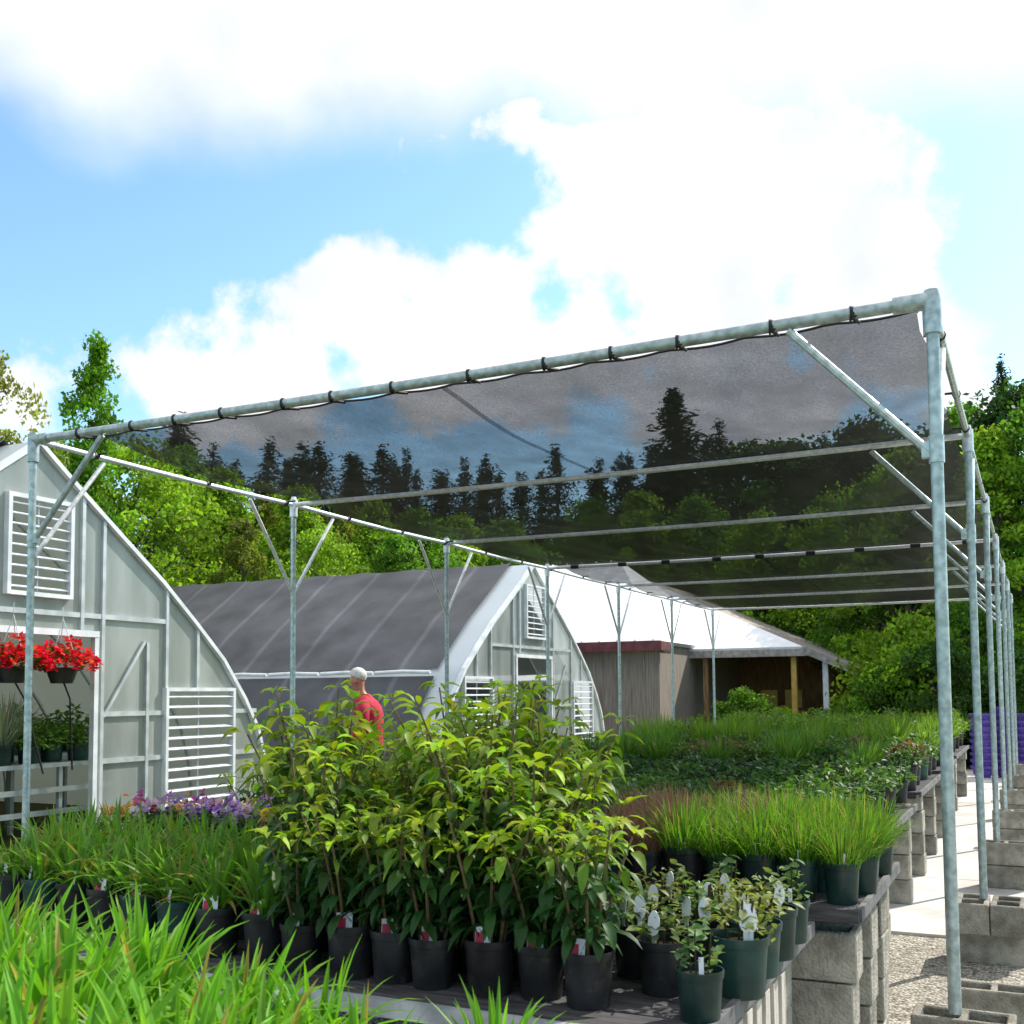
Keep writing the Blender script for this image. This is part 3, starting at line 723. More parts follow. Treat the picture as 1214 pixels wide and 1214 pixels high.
# strap-leaved plants on the shrub bench
LILY_MID = [lily_mesh(58, .25, (.075, .21, .022), (.14, .30, .035), .016) for _ in range(3)]
yy = [2.86, 3.07, 3.29, 3.52]
rn = ['front', 'second', 'third', 'back']
for r, y in enumerate(yy):
    for i in range(8):
        x = -3.74 + i * .205 + (.06 if r % 2 else 0) - .14 * r; y_ = y + max(0, (-2.25 - x)) * .16
        tg = [('red', rng.uniform(-.3, .3))] if r == 0 and i > 2 else ([('small', rng.uniform(-.5, .5))] if r == 0 else [])
        make_plant('potted_lily', 'potted plant', [('foliage', LILY_MID[(i + r) % 3])], (x, y_ + rng.uniform(-.02, .02), .885), rng.uniform(0, 6), f'strap-leaved plant in dark pot, {rn[r]} lily row, {ordl(i, 8)}', 'strap-leaved plants on the bench', POTSG if rng.random() < .6 else POTSB, 1, tg)
# pansies behind them
PAN_F = dome_mesh(130, .11, .10, (.06, .14, .03), (.10, .20, .05), .04, .6)
PAN = [blossom_mesh(24, .12, .13, [(.20, .09, .36), (.3, .18, .46), (.14, .05, .28), (.45, .35, .5)], .024), blossom_mesh(24, .12, .13, [(.55, .30, .02), (.6, .22, .03), (.35, .06, .2)], .026),
       blossom_mesh(24, .12, .13, [(.42, .25, .5), (.55, .45, .6), (.6, .4, .1)], .026)]
k = 0
for r, y in enumerate((3.94, 4.1)):
    for i in range(7):
        v = (0, 1, 2, 0, 2, 1, 0)[i] if r else (1, 2, 0, 0, 2, 1, 2)[i]
        cn = ('purple', 'yellow and orange', 'pale mauve')[v]
        make_plant('potted_pansy', 'potted plant', [('foliage', PAN_F), ('blossoms', PAN[v])], (-3.95 + i * .19 + .06 * r, y, .885), rng.uniform(-.3, .3), f'{cn} pansies, {("nearer", "farther")[r]} pansy row, {ordl(i, 7)}', 'pansies in bloom', POTSB, 1.25)
# big-leaved shrubs
SH = {}
for nm, h in (('low', .38), ('mid', .52), ('tall', .68)): SH[nm] = [shrub_meshes(h, 7 if nm == 'low' else 8) for _ in range(3)]
rows = [(2.85, -2.11, .158, 7, 'low', 'front'), (3.07, -2.26, .168, 7, 'mid', 'second'), (3.3, -2.38, .17, 7, 'tall', 'third'), (3.6, -2.58, .205, 6, 'tall', 'fourth'), (3.95, -2.84, .232, 6, 'tall', 'back')]
for r, (y, x0, st, n, kind, nm) in enumerate(rows):
    for i in range(n):
        f, s_ = SH[kind][(i * 2 + r) % 3]
        sc_ = rng.uniform(.88, 1.06)
        x = x0 + i * st
        uu = 607 + FPX * math.tan(math.atan2(x, y) + YAW)
        if r: sc_ *= float(np.interp(uu, [320, 385, 430, 470, 510, 570, 630, 680, 740], [.98, 1.04, .66, .68, .92, 1.06, 1.0, .82, .72]))
        make_plant('potted_shrub', 'potted shrub', [('foliage', f), ('stem', s_)], (x + rng.uniform(-.02, .02), y + rng.uniform(-.02, .02), .885), rng.uniform(0, 6), f'{("short", "medium", "tall", "tall", "tall")[r]} shrub with drooping leaves, {nm} shrub row, {ordl(i, n)}', 'leafy shrubs on the silver-railed bench', POTSB, sc_, [('red', rng.uniform(-.3, .3))] if r == 0 else [])
# shrubs further back, left half of the grass bench
for r, y in enumerate((4.6, 4.95)):
    for i in range(7):
        f, s_ = SH['low' if r == 0 else 'mid'][i % 2]
        make_plant('potted_shrub', 'potted shrub', [('foliage', f), ('stem', s_)], (-3.75 + i * .29, y, .90), rng.uniform(0, 6), f'shrub left of the grass pots, {("front", "second")[r]} row, {ordl(i, 7)}', 'leafy shrubs on the grass bench', POTSB, rng.uniform(.85, .98))
# small pots with white tags
SM = [dome_mesh(70, .08, .13, (.10, .17, .05), (.2, .26, .08), .04, .55, z0=.18), dome_mesh(110, .095, .17, (.14, .2, .04), (.26, .28, .07), .036, .45, z0=.18), dome_mesh(50, .07, .2, (.09, .18, .06), (.16, .28, .1), .045, .6, z0=.18)]
small = [(-1.0, 3.05, 0, 'low grey-green sprig in black pot between front shrub and bushy olive plant', POTSB, .95, [('oval', -.2)]), (-.91, 3.42, 1, 'olive plant with a pale tag in the middle of the white-tagged pots', POTSB, .95, [('oval', .4)]), (-1.14, 3.66, 0, 'low sprig with pale tag, back left of the white-tagged pots', POTSB, 1, [('oval', -.3)]),
         (-.83, 2.84, 2, 'small bushy plant in green pot standing alone at the front right bench corner', POTSG, .82, [('small', .4)]),
         (-1.13, 3.2, 0, 'sprig plant with white oval tags beside the last front shrub', POTSB, 1, [('oval', -.6), ('oval', .5)]),
         (-.95, 3.24, 2, 'tall sprig in black pot with pale oval tags, middle of the white-tagged pots', POTSB, 1, [('oval', -.4), ('oval', .7)]),
         (-.79, 3.12, 1, 'bushy olive plant in dark green pot with two large white tags', POTSG, 1.05, [('oval', .55), ('oval', .85)]),
         (-.8, 3.36, 1, 'dense yellow-green plant behind the olive bushy one at the bench edge', POTSG, 1, [('oval', -.5)]),
         (-.8, 3.6, 0, 'sparse plant in green pot with one white tag at the bench end', POTSG, 1, [('oval', .6)]),
         (-1.16, 3.45, 1, 'low olive plant with a pale tag touching the tall shrubs', POTSB, .95, [('oval', .3)]),
         (-.98, 3.5, 0, 'low sprig with blue-white tag in the second white-tagged row', POTSB, 1, [('oval', .1), ('oval', -.7)]),
         (-1.0, 3.76, 2, 'thin upright sprig at the back of the white-tagged pots', POTSB, .95, [('oval', .2)]),
         (-.8, 3.85, 2, 'little upright plant at the back right bench corner', POTSG, .9, [('small', .3)])]
for x, y, v, lb, pt, s, tg in small: make_plant('potted_plant', 'potted plant', [('foliage', SM[v])], (x, y, .885), rng.uniform(0, 6), lb, 'small pots with white tags', pt, s, tg)
# fine grass bench
GR = [grass_mesh(250, .25, (.055, .17, .012), (.13, .27, .025)) for _ in range(3)]
BR = [grass_mesh(230, .24, (.20, .11, .07), (.30, .17, .11), .0045, 'dry_leaf', 30) for _ in range(2)]
rn = ['front', 'second', 'third', 'fourth']
for r in range(4):
    y = 4.54 + r * .26
    for i in range(7):
        x = -1.72 + i * .165 + (.04 if r % 2 else 0)
        brown = (i < 2 and r < 4) or (i == 3 and r == 2)
        lb = (f'wispy pinkish brown grass pot, {rn[r]} grass row, {ordl(i, 7)}' if brown else f'fine bright green grass pot, {rn[r]} grass row, {ordl(i, 7)}')
        make_plant('potted_grass', 'potted grass', [('foliage', (BR[i % 2] if brown else GR[(i + r) % 3]))], (x, y, .90), rng.uniform(0, 6), lb, 'fine grass pots', POTGG if (i > 2 or rng.random() < .3) else POTGB, rng.uniform(.86, 1.04), [('small', rng.uniform(-.6, .6))] if r == 0 else [])
make_plant('potted_plant', 'potted plant', [('foliage', dome_mesh(60, .09, .12, (.28, .16, .03), (.42, .26, .05), .05, .3))], (-.71, 4.95, .90), 0, 'orange-yellow tufted plant hanging over the right edge of the grass bench', 'tufted plants', POTG, .8)
# leafy pots behind and on the far benches
GC = [dome_mesh(170, .15, .17, c, t, .06, .45) for c, t in (((.05, .13, .03), (.09, .2, .04)), ((.07, .16, .035), (.12, .24, .05)), ((.035, .10, .03), (.07, .16, .05)), ((.13, .09, .05), (.2, .13, .07)))]
GT = [grass_mesh(170, .36, (.10, .24, .02), (.2, .36, .04), .008), grass_mesh(170, .3, (.06, .17, .02), (.12, .26, .04), .008)]
GIN = [dome_mesh(240, .24, .24, (.10, .24, .03), (.2, .36, .06), .06, .5, z0=.1) for _ in range(2)]
TALL = dome_mesh(240, .17, .34, (.11, .24, .03), (.22, .38, .05), .07, .35)
for r in range(4):
    y = 5.98 + r * .32
    for i in range(10):
        v = rng.choice((0, 0, 1, 2, 2, 3))
        make_plant('potted_plant', 'potted plant', [('foliage', GC[v])], (-3.4 + i * .245 + (.1 if r % 2 else 0), y, .84), rng.uniform(0, 6), f'{("green", "light green", "dark green", "reddish")[v]} plant on the low leafy bench, {ORD[r]} row, {ordl(i, 10)}', 'plants on the low leafy bench', POTB, rng.uniform(.9, 1.05))
for bi, (nm, a) in enumerate(zip(('third', 'fourth', 'fifth', 'farthest'), far)):
    nr = 4; nx = 12
    for r in range(nr):
        y = a[2] + .16 + r * (a[3] - a[2] - .3) / (nr - 1)
        for i in range(nx):
            x = a[0] + .55 + i * (a[1] - a[0] - .7) / (nx - 1) + rng.uniform(-.03, .03)
            q = rng.random()
            if bi == 0: me, cn = rng.choice(((GC[0], 'green'), (GC[1], 'light green'), (GC[2], 'dark green')))
            elif bi == 1: me, cn = rng.choice(((GC[0], 'green'), (GC[3], 'reddish'), (GC[1], 'light green'), (GT[1], 'grassy')))
            elif bi == 2: me, cn = rng.choice(((GT[0], 'grassy'), (TALL, 'tall green'), (GT[0], 'grassy'), (GC[1], 'light green')))
            else: me, cn = rng.choice(((TALL, 'tall green'), (GT[0], 'grassy'), (GC[1], 'light green')))
            make_plant('potted_plant', 'potted plant', [('foliage', me)], (x, y, a[4]), rng.uniform(0, 6), f'{cn} plant, {nm} bench, {ORD[r]} row, {ordl(i, nx)}', f'plants on the {nm} bench', POTB if rng.random() < .8 else POTG, rng.uniform(1.0, 1.25) if bi else rng.uniform(.95, 1.15), [('small', 0)] if (r == 0 and bi == 0) else [])

# ------------------------------------------------------------------ greenhouses
PROF = [(0, 4.47), (.65, 3.98), (1.25, 3.55), (1.83, 3.14), (2.42, 2.66), (2.93, 2.22), (3.35, 1.72), (3.63, 1.30), (3.77, .89), (3.85, .43), (3.87, 0)]
def prof_z(o):
    o = abs(o)
    for (a, za), (b, zb) in zip(PROF, PROF[1:]):
        if a <= o <= b: return za + (zb - za) * (o - a) / (b - a)
    return 0
def prof_pts(n_per=3):
    full = [(-a, z) for a, z in PROF[::-1]] + PROF[1:]
    return full
def greenhouse(cy, wide, length, label, x_end, vents, door, upvent, cloth_low, stiles, rails, diags, half=False):
    """end wall faces +X; y along the wall is measured from the middle of the end wall"""
    t = thing('greenhouse', label, 'greenhouse', (x_end, cy, 0), 0, 'gothic arch greenhouses')
    W_ = wide
    # end wall sheet with openings
    openings = [(a, b, z0, z1) for (a, b, z0, z1) in vents] + [(*door, 0, None)] + [upvent]
    door_a, door_b, door_h = door[0], door[1], door[2] if len(door) > 2 else 2.42
    cuts = {-3.87 * W_, 3.87 * W_, door_a, door_b, upvent[0], upvent[1]}
    for (a, b, z0, z1) in vents: cuts |= {a, b}
    for o, z in prof_pts(): cuts.add(o * W_)
    cuts = sorted(cuts)
    m = MB()
    for a, b in zip(cuts, cuts[1:]):
        if b - a < 1e-4: continue
        mid = (a + b) / 2
        holes = []
        if door_a < mid < door_b: holes.append((0, door_h))
        for (va, vb, z0, z1) in vents:
            if va < mid < vb: holes.append((z0, z1))
        if upvent[0] < mid < upvent[1]: holes.append((upvent[2], upvent[3]))
        z = 0; ta, tb = prof_z(a / W_), prof_z(b / W_)
        segs = []
        for h0, h1 in sorted(holes):
            if h0 > z: segs.append((z, h0))
            z = h1
        for z0, z1 in segs: m.face(*[m.vert(p) for p in ((0, a, z0), (0, b, z0), (0, b, z1), (0, a, z1))])
        m.face(*[m.vert(p) for p in ((0, a, z), (0, b, z), (0, b, max(tb, z + .001)), (0, a, max(ta, z + .001)))])
    wall = obj('end_wall', m, 'poly', t, False)
    # arch trim
    m = MB()
    pp = [(0, o * W_, z) for o, z in prof_pts()]
    for a, b in zip(pp, pp[1:]): m.bar((.012, a[1], a[2]), (.012, b[1], b[2]), .05, .10, Vector((1, 0, 0)))
    obj('arch_trim', m, 'white_frame', t, False)
    m = MB()
    for y, z0, z1 in stiles: m.box((.022, y, (z0 + z1) / 2), (.04, .045, z1 - z0))
    for y0, y1, z in rails: m.box((.019, (y0 + y1) / 2, z), (.034, y1 - y0, .055))
    for p, q in diags: m.bar((.024, *p), (.024, *q), .035, .03, Vector((1, 0, 0)))
    obj('wall_frame', m, 'grey_frame', t, False)
    # door frame + half open interior rail
    m = MB(); fx = .03
    m.box((fx, door_a - .03, door_h / 2), (.07, .06, door_h)); m.box((fx, door_b + .03, door_h / 2), (.07, .06, door_h)); m.box((fx + .002, (door_a + door_b) / 2, door_h + .035), (.075, door_b - door_a + .12, .07))
    obj('door_frame', m, 'white_frame', t, False)
    def louver(a, b, z0, z1, n, open_):
        m = MB(); w_ = b - a; yc = (a + b) / 2
        for y in (a - .02, b + .02): m.box((.03, y, (z0 + z1) / 2), (.08, .045, z1 - z0 + .08))
        for z in (z0 - .02, z1 + .02): m.box((.033, yc, z), (.075, w_ + .0, .045))
        f = obj('louver_vent', m, 'white_frame', t, False)
        s = MB()
        for k in range(n):
            z = z0 + (z1 - z0) * (k + .5) / n
            s.box((.03, yc, z), (.01, w_ - .01, (z1 - z0) / n * .62), Matrix.Rotation(R_(open_), 3, 'Y'))
        s.box((.0, yc, (z0 + z1) / 2), (.012, .016, z1 - z0 - .02))
        obj('slat', s, 'slat', f, False)
        bk = MB(); bk.box((-.25, yc, (z0 + z1) / 2), (.02, w_ + .1, z1 - z0 + .1)); 
    for v in vents: louver(*v, 11, -68)
    louver(*upvent, 9, -66)
    # covering: film at the end, dark shade cloth behind, sagging between the hoops
    full = []
    fp = [(o * W_, z) for o, z in prof_pts()]
    def cover(x0, x1, zmin, off, nx, sag, name, mt):
        m = MB(); pts = []
        dense = []
        for (a, za), (b, zb) in zip(fp, fp[1:]):
            for k in range(3): dense.append((a + (b - a) * k / 3, za + (zb - za) * k / 3))
        dense.append(fp[-1])
        dense = [p for p in dense if p[1] >= zmin and (not half or name != 'shade_cloth' or p[0] <= .4)]
        g_ = []
        for i in range(nx + 1):
            x = x0 + (x1 - x0) * i / nx
            s = off - sag * abs(math.sin(PI * (x - x0) / 1.26)) ** .8
            row = []
            for (y, z) in dense:
                ln = math.hypot(y, z - 1.2) or 1
                row.append(m.vert((x, y + y / ln * s, z + (z - 1.2) / ln * s * (1 if z > 1.2 else 0))))
            g_.append(row)
        for i in range(nx):
            for j in range(len(dense) - 1): m.face(g_[i][j], g_[i][j + 1], g_[i + 1][j + 1], g_[i + 1][j])
        return obj(name, m, mt, t)
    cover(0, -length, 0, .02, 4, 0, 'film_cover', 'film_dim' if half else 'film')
    cover(-.5, -length - .05, cloth_low, .085, int(length / .18), .035, 'shade_cloth', 'cloth')
    # lower side curtain, both long sides
    for s in ((-1,) if half else (-1, 1)):
        m = MB(); zs = [0.02, .43, .89, 1.3, 1.72, 2.1]
        g_ = []
        for i in range(60):
            x = -.5 - (length - .5) * i / 59
            row = []
            for z in zs:
                o = [a for a in np.linspace(0, 3.87, 200) if prof_z(a) <= z]
                y = (o[0] if o else 3.87) * W_
                row.append(m.vert((x, s * (y + .09 + .012 * math.sin(i * 1.9 + z)), z)))
            g_.append(row)
        for i in range(59):
            for j in range(len(zs) - 1): m.face(g_[i][j], g_[i][j + 1], g_[i + 1][j + 1], g_[i + 1][j])
        obj('side_curtain', m, 'cloth', t)
        m = MB(); yb = s * (3.03 * W_ + .17)
        x = -.55
        while x > -length:
            m.tube([(x, yb, 2.17), (x - .6, yb + s * .01, 2.19), (x - 1.2, yb, 2.17)], .034, 8); x -= 1.26
        obj('roll_bar', m, 'white_frame', t)
    k_ = 0
    while 1.26 * (k_ + 1) < min(length, 9):
        k_ += 1; m = MB(); m.tube([(-1.26 * k_, o * .985, z * .99) for o, z in fp], .025, 6); obj('hoop', m, 'galv_bright', t)
    # far end wall and floor boards
    m = MB(); n_ = [m.vert((-length, o, z)) for o, z in fp]; m.face(*n_); obj('back_wall', m, 'cloth', t, False)
    m = MB(); m.box((.01, (-3.87 * W_ + door_a) / 2, .2), (.06, door_a + 3.87 * W_ - .08, .3)); obj('base_board', m, 'grey_frame', t, False)
    m = MB(); m.box((.01, (3.87 * W_ + door_b) / 2, .2), (.06, -door_b + 3.87 * W_ - .08, .3)); obj('base_board', m, 'grey_frame', t, False)
    return t
gh1 = greenhouse(8.0, 1.0, 15, 'near gothic arch greenhouse with open doorway and red flower baskets inside', -9.5,
    [(1.93, 3.10, .42, 1.82), (-3.10, -1.93, .42, 1.82)], (-.78, .78, 2.42), (-.34, .42, 2.86, 3.84), 2.12,
    [(.62, 2.5, 3.97), (-.62, 2.5, 3.97), (.92, 0, 3.75), (-.92, 0, 3.75), (1.92, 0, 3.04), (-1.92, 0, 3.04), (1.61, .5, 2.4), (2.46, 1.85, 2.6), (-2.46, 1.85, 2.6)],
    [(-1.9, 1.9, 2.66), (.95, 1.9, 1.56), (.95, 1.9, 1.03), (2.48, 2.5, .3), (3.14, 3.6, 1.56), (3.14, 3.72, 1.02)], [((.95, 1.53), (1.56, 2.4))], half=True)
gh2 = greenhouse(20.6, 1.05, 16, 'farther gothic arch greenhouse under dark shade cloth with a white edge', -9.5,
    [(2.1, 3.2, .5, 2.0), (-3.1, -2.0, .7, 2.05)], (-.88, .82, 2.5), (-.38, .5, 2.95, 4.0), 2.12,
    [(.7, 2.6, 3.97), (-.7, 2.6, 3.97), (1.0, 0, 3.72), (-1.0, 0, 3.72), (2.0, 0, 3.1), (-2.0, 0, 3.1), (2.6, 2.0, 2.62), (-2.6, 2.05, 2.62)],
    [(-2.0, 2.0, 2.72), (1.0, 2.0, 1.5), (.0, .0, 1.4)], [((1.05, 1.5), (1.7, 2.4))])

# inside the near greenhouse, seen through its doorway
bt = thing('greenhouse_bench', 'grey slatted plant bench inside the doorway of the near greenhouse', 'bench', (-10.6, 9.0, 0))
m = MB(); m.box((0, 0, .98), (.9, 3.2, .05)); obj('top', m, 'grey_frame', bt, False)
for sx in (-.4, .4):
    for sy in (-1.5, .0, 1.5):
        m = MB(); m.box((sx, sy, .476), (.05, .05, .95)); obj('leg', m, 'grey_frame', bt, False)
m = MB(); m.box((.45, 0, .7), (.03, 3.1, .06)); m.box((.45, 0, .45), (.03, 3.1, .06)); obj('rail', m, 'grey_frame', bt, False)
bt2 = thing('greenhouse_bench', 'second plant bench deeper inside the near greenhouse', 'bench', (-12.3, 9.7, 0))
m = MB(); m.box((0, 0, .98), (.9, 3.4, .05)); obj('top', m, 'grey_frame', bt2, False)
for sx in (-.4, .4):
    for sy in (-1.6, .0, 1.6):
        m = MB(); m.box((sx, sy, .476), (.05, .05, .95)); obj('leg', m, 'grey_frame', bt2, False)
SIL = grass_mesh(160, .5, (.22, .30, .22), (.36, .42, .34), .012)
ins = [(-12.2, 9.5, GIN[0], 'leafy plant deep inside the greenhouse, leftmost of four', 1.7), (-12.2, 10.0, GIN[1], 'leafy plant deep inside the greenhouse, second of four', 1.8), (-12.3, 10.5, GIN[0], 'leafy plant deep inside the greenhouse, third of four', 1.6), (-12.2, 10.95, GIN[1], 'leafy plant deep inside the greenhouse, rightmost of four', 1.8),
       (-10.3, 8.3, SIL, 'silvery feathery plant in the greenhouse doorway, nearer of two', 1.1), (-10.75, 8.7, SIL, 'silvery feathery plant in the greenhouse doorway, farther of two', 1.2),
       (-10.35, 8.7, GIN[0], 'light green bushy plant on the greenhouse bench, leftmost of three', 1.35), (-10.4, 9.05, GIN[0], 'light green bushy plant on the greenhouse bench, middle of three', 1.4), (-10.35, 9.4, GIN[0], 'green bushy plant on the greenhouse bench, rightmost of three', 1.4)]
for x, y, me, lb, s in ins: make_plant('potted_plant', 'potted plant', [('foliage', me)], (x, y, 1.005), rng.uniform(0, 6), lb, 'plants inside the near greenhouse', POTG, s)
GER_F = dome_mesh(130, .26, .26, (.06, .14, .03), (.10, .2, .04), .075, .8, z0=.12)
GER_B = blossom_mesh(150, .34, .40, [(.68, .012, .02), (.75, .03, .03), (.6, .0, .03)], .055, z0=.0)
def basket(x, y, z, label):
    t = thing('hanging_basket', label, 'hanging basket', (x, y, z), rng.uniform(0, 6), 'red flower baskets', 1.1)
    m = MB(); m.lathe([(0, 0), (.1, .0), (.15, .14), (.158, .15), (.15, .15), (0, .13)], 16); obj('pot', m, 'pot_black', t)
    link('foliage', GER_F, t); link('blossoms', GER_B, t)
    m = MB()
    for k in range(3):
        a = 2 * PI * k / 3; m.tube([(.15 * math.cos(a), .15 * math.sin(a), .15), (0, 0, .62)], .004, 5)
    m.tube([(0, 0, .62), (0, 0, .74)], .004, 5)
    obj('hanger', m, 'grey_frame', t)
    m = MB(); m.tube([(0, 0, .05), (.05, .1, -.15), (.02, .25, -.5), (.0, .4, -.85)], .009, 6); obj('drip_hose', m, 'tie', t)
basket(-9.22, 7.53, 1.90, 'red geranium basket left of the canopy post in the greenhouse doorway')
basket(-9.24, 8.16, 1.90, 'red geranium basket right of the canopy post in the greenhouse doorway')

# ------------------------------------------------------------------ building behind the far greenhouse
bt = thing('garden_building', 'low brown timber building with white metal roof and open porch behind the greenhouses', 'building', (-10, 30, 0))
def lb(p): return (p[0] + 10, p[1] - 30, p[2])
def quadslab(m, pts, th=.12):
    n = (Vector(pts[1]) - Vector(pts[0])).cross(Vector(pts[2]) - Vector(pts[0])).normalized()
    if n.z < 0: n = -n
    t_ = [m.vert(lb(p)) for p in pts]; b_ = [m.vert(Vector(lb(p)) - n * th) for p in pts]
    m.face(*t_); m.face(*b_[::-1])
    for i in range(len(pts)): j = (i + 1) % len(pts); m.face(t_[i], b_[i], b_[j], t_[j])
m = MB(); m.box(lb((-14.4, 31.9, 1.55)), (11.0, 9.4, 3.1))
for i in range(28): m.box(lb((-19.7 + i * .4, 27.19, 1.55)), (.05, .024, 3.08))
obj('wall', m, 'siding', bt, False)
m = MB(); quadslab(m, [(-20.5, 26.8, 3.12), (-8.75, 26.8, 3.12), (-11.6, 31.8, 5.9), (-20.5, 31.8, 5.9)]); quadslab(m, [(-20.5, 31.8, 5.9), (-11.6, 31.8, 5.9), (-8.75, 37, 3.1), (-20.5, 37, 3.1)]); quadslab(m, [(-8.75, 26.8, 3.12), (-8.75, 37, 3.1), (-11.6, 31.8, 5.9)])
for i in range(24): xx = -20.4 + i * .5; q = min(1, max(0, (-8.75 - xx) / 2.85)); m.bar(lb((xx, 26.78, 3.145)), lb((xx, 26.78 + 5.0 * q, 3.145 + 2.78 * q)), .03, .03)
wr = obj('roof', m, 'roof_white', bt, False)
m = MB(); m.box(lb((-14.6, 26.76, 2.99)), (11.85, .05, .26)); m.box(lb((-8.73, 27.2, 2.99)), (.05, .8, .24)); obj('fascia', m, 'fascia', wr, False)
m = MB(); T = (-12.0, 35.3, 5.66)
quadslab(m, [(-12, 30, 3.0), (-5.7, 30, 3.0), T])
pr = obj('porch_roof', m, 'roof_white', bt, False)
m = MB(); quadslab(m, [(-5.7, 30, 3.0), (-4.35, 30, 2.4), (-4.35, 40, 2.4), (-12.0, 40, 5.66), T], .1); obj('lean_to_roof', m, 'shingle', bt, False)
m = MB(); m.box(lb((-7.2, 30.02, 2.84)), (3.4, .08, .2)); m.bar(lb((-5.66, 29.98, 2.91)), lb((-4.33, 29.98, 2.31)), .06, .2); obj('beam', m, 'shingle', pr, False)
for x, y, mt in ((-5.15, 30.3, 'white_frame'), (-6.0, 30.3, 'yellow_paint'), (-4.6, 31.6, 'brown_wood'), (-8.5, 30.3, 'brown_wood')):
    m = MB(); m.box(lb((x, y, 1.3)), (.14, .14, 2.62 if x > -5.5 else 2.9)); obj('porch_post', m, mt, bt, False)
m = MB(); m.box(lb((-6.9, 36, 1.5)), (4.2, .15, 3.0)); m.box(lb((-7.6, 34.0, .6)), (2.2, .6, 1.2)); obj('back_wall', m, 'brown_wood', bt, False)
m = MB()
for i in range(3): m.box(lb((-8.2 + i * .75, 33.66, 1.55)), (.5, .05, .55))
obj('display_board', m, 'yellow_paint', bt, False)

OB = blossom_mesh(26, .3, .5, [(.7, .22, .02), (.75, .35, .03), (.6, .08, .03)], .06, z0=.1)
for u_, d_, lb_ in ((893, 29.0, 'orange flowering bush in front of the open porch, left of two'), (940, 28.6, 'orange flowering bush in front of the open porch, right of two')):
    x, y = polar(u_, d_); make_plant('flowering_shrub', 'flowering plant', [('foliage', GER_F), ('blossoms', OB)], (x, y, 0), 0, lb_, 'flowering bushes by the porch', POTG, 2.2)
# ------------------------------------------------------------------ purple pots at the end of the path
def pot_stack(x, y, n, label, mat_, r=.2, z0=.03):
    t = MB()
    for k in range(n):
        z = z0 + k * .13
        t.lathe([(r * .72, z - .12 if k else z), (r * .98, z + .17), (r * 1.14, z + .175), (r * 1.14, z + .225), (r * .97, z + .225), (r * .9, z + .05), (0, z + .05)], 20, (0, 0, 0))
    return tag(obj('pot_stack', t, mat_, None, True, (x, y, 0)), label, 'pot stack', 'stacked pots at the end of the path')
pot_stack(-1.0, 23.6, 9, 'leftmost stack of purple pots at the end of the concrete path', 'pot_purple')
pot_stack(-.58, 23.7, 10, 'middle stack of purple pots at the end of the concrete path', 'pot_purple')
pot_stack(-.16, 23.5, 9, 'rightmost stack of purple pots at the end of the concrete path', 'pot_purple')
pt = MB(); pt.lathe([(0, 0), (.09, 0), (.12, .2), (.13, .22), (.11, .22), (.1, .05), (0, .05)], 18)
x, y = -2.05, 19.9
tag(obj('flower_pot', pt, 'pot_white', None, True, (x, 19.45, .845)), 'empty white pot standing among the plants at the back of the farthest bench', 'pot')

# ------------------------------------------------------------------ trees
def fast_mesh(name, V, C, mat_, nper=4):
    n = len(V) // nper
    me = bpy.data.meshes.new(name)
    me.vertices.add(len(V)); me.vertices.foreach_set('co', V.astype(np.float32).ravel())
    me.loops.add(n * nper); me.loops.foreach_set('vertex_index', np.arange(n * nper, dtype=np.int32))
    me.polygons.add(n); me.polygons.foreach_set('loop_start', np.arange(0, n * nper, nper, dtype=np.int32))
    me.update(calc_edges=True)
    at = me.attributes.new('tint', 'FLOAT_COLOR', 'POINT')
    at.data.foreach_set('color', np.concatenate([C, np.ones((len(C), 1))], 1).astype(np.float32).ravel())
    me.materials.append(M[mat_]); return me
nr = np.random.default_rng(5)
def leaf_cloud(cent, size, colr, cj=.3, asp=.55, flat=.0):
    """diamond leaves at the given centres"""
    n = len(cent)
    a = nr.normal(size=(n, 3)); a[:, 2] *= (1 - flat); a /= np.linalg.norm(a, axis=1, keepdims=True)
    b = np.cross(a, nr.normal(size=(n, 3))); b /= np.linalg.norm(b, axis=1, keepdims=True)
    s = (size * nr.uniform(.6, 1.3, n))[:, None]
    V = np.stack([cent - a * s * .5, cent + b * s * asp * .5 - a * s * .05, cent + a * s * .5, cent - b * s * asp * .5 - a * s * .05], 1).reshape(-1, 3)
    k = nr.uniform(1 - cj, 1 + cj, (n, 1)); c = np.array(colr)[None] * k * nr.uniform(.88, 1.12, (n, 3))
    return V, np.repeat(c, 4, 0)
def broad_crown(H, Rr, n_cl, per, leaf, colr, base=.25, shape=1.0, tone=.35, rc=(.10, .2)):
    Vs, Cs, cl_ = [], [], []
    for i in range(n_cl):
        t = nr.uniform(0, 1) ** .85
        z = H * (base + (1 - base) * t)
        prof = math.sin(PI * min(1, (t * .86 + .14)) ** shape) ** .7
        r = Rr * prof * math.sqrt(nr.uniform(.15, 1)); a = nr.uniform(0, 6.283)
        c = np.array([r * math.cos(a), r * math.sin(a), z]); cl_.append(c)
        rad = Rr * nr.uniform(*rc) * 1.6
        p = nr.normal(size=(per, 3)); p /= np.linalg.norm(p, axis=1, keepdims=True); p *= (nr.uniform(0, 1, (per, 1)) ** .45) * rad; p[:, 2] *= .7
        k = nr.uniform(1 - tone, 1 + tone)
        V, C = leaf_cloud(c + p, leaf, tuple(x * k for x in colr), .3, .6)
        Vs.append(V); Cs.append(C)
    return np.concatenate(Vs), np.concatenate(Cs), cl_
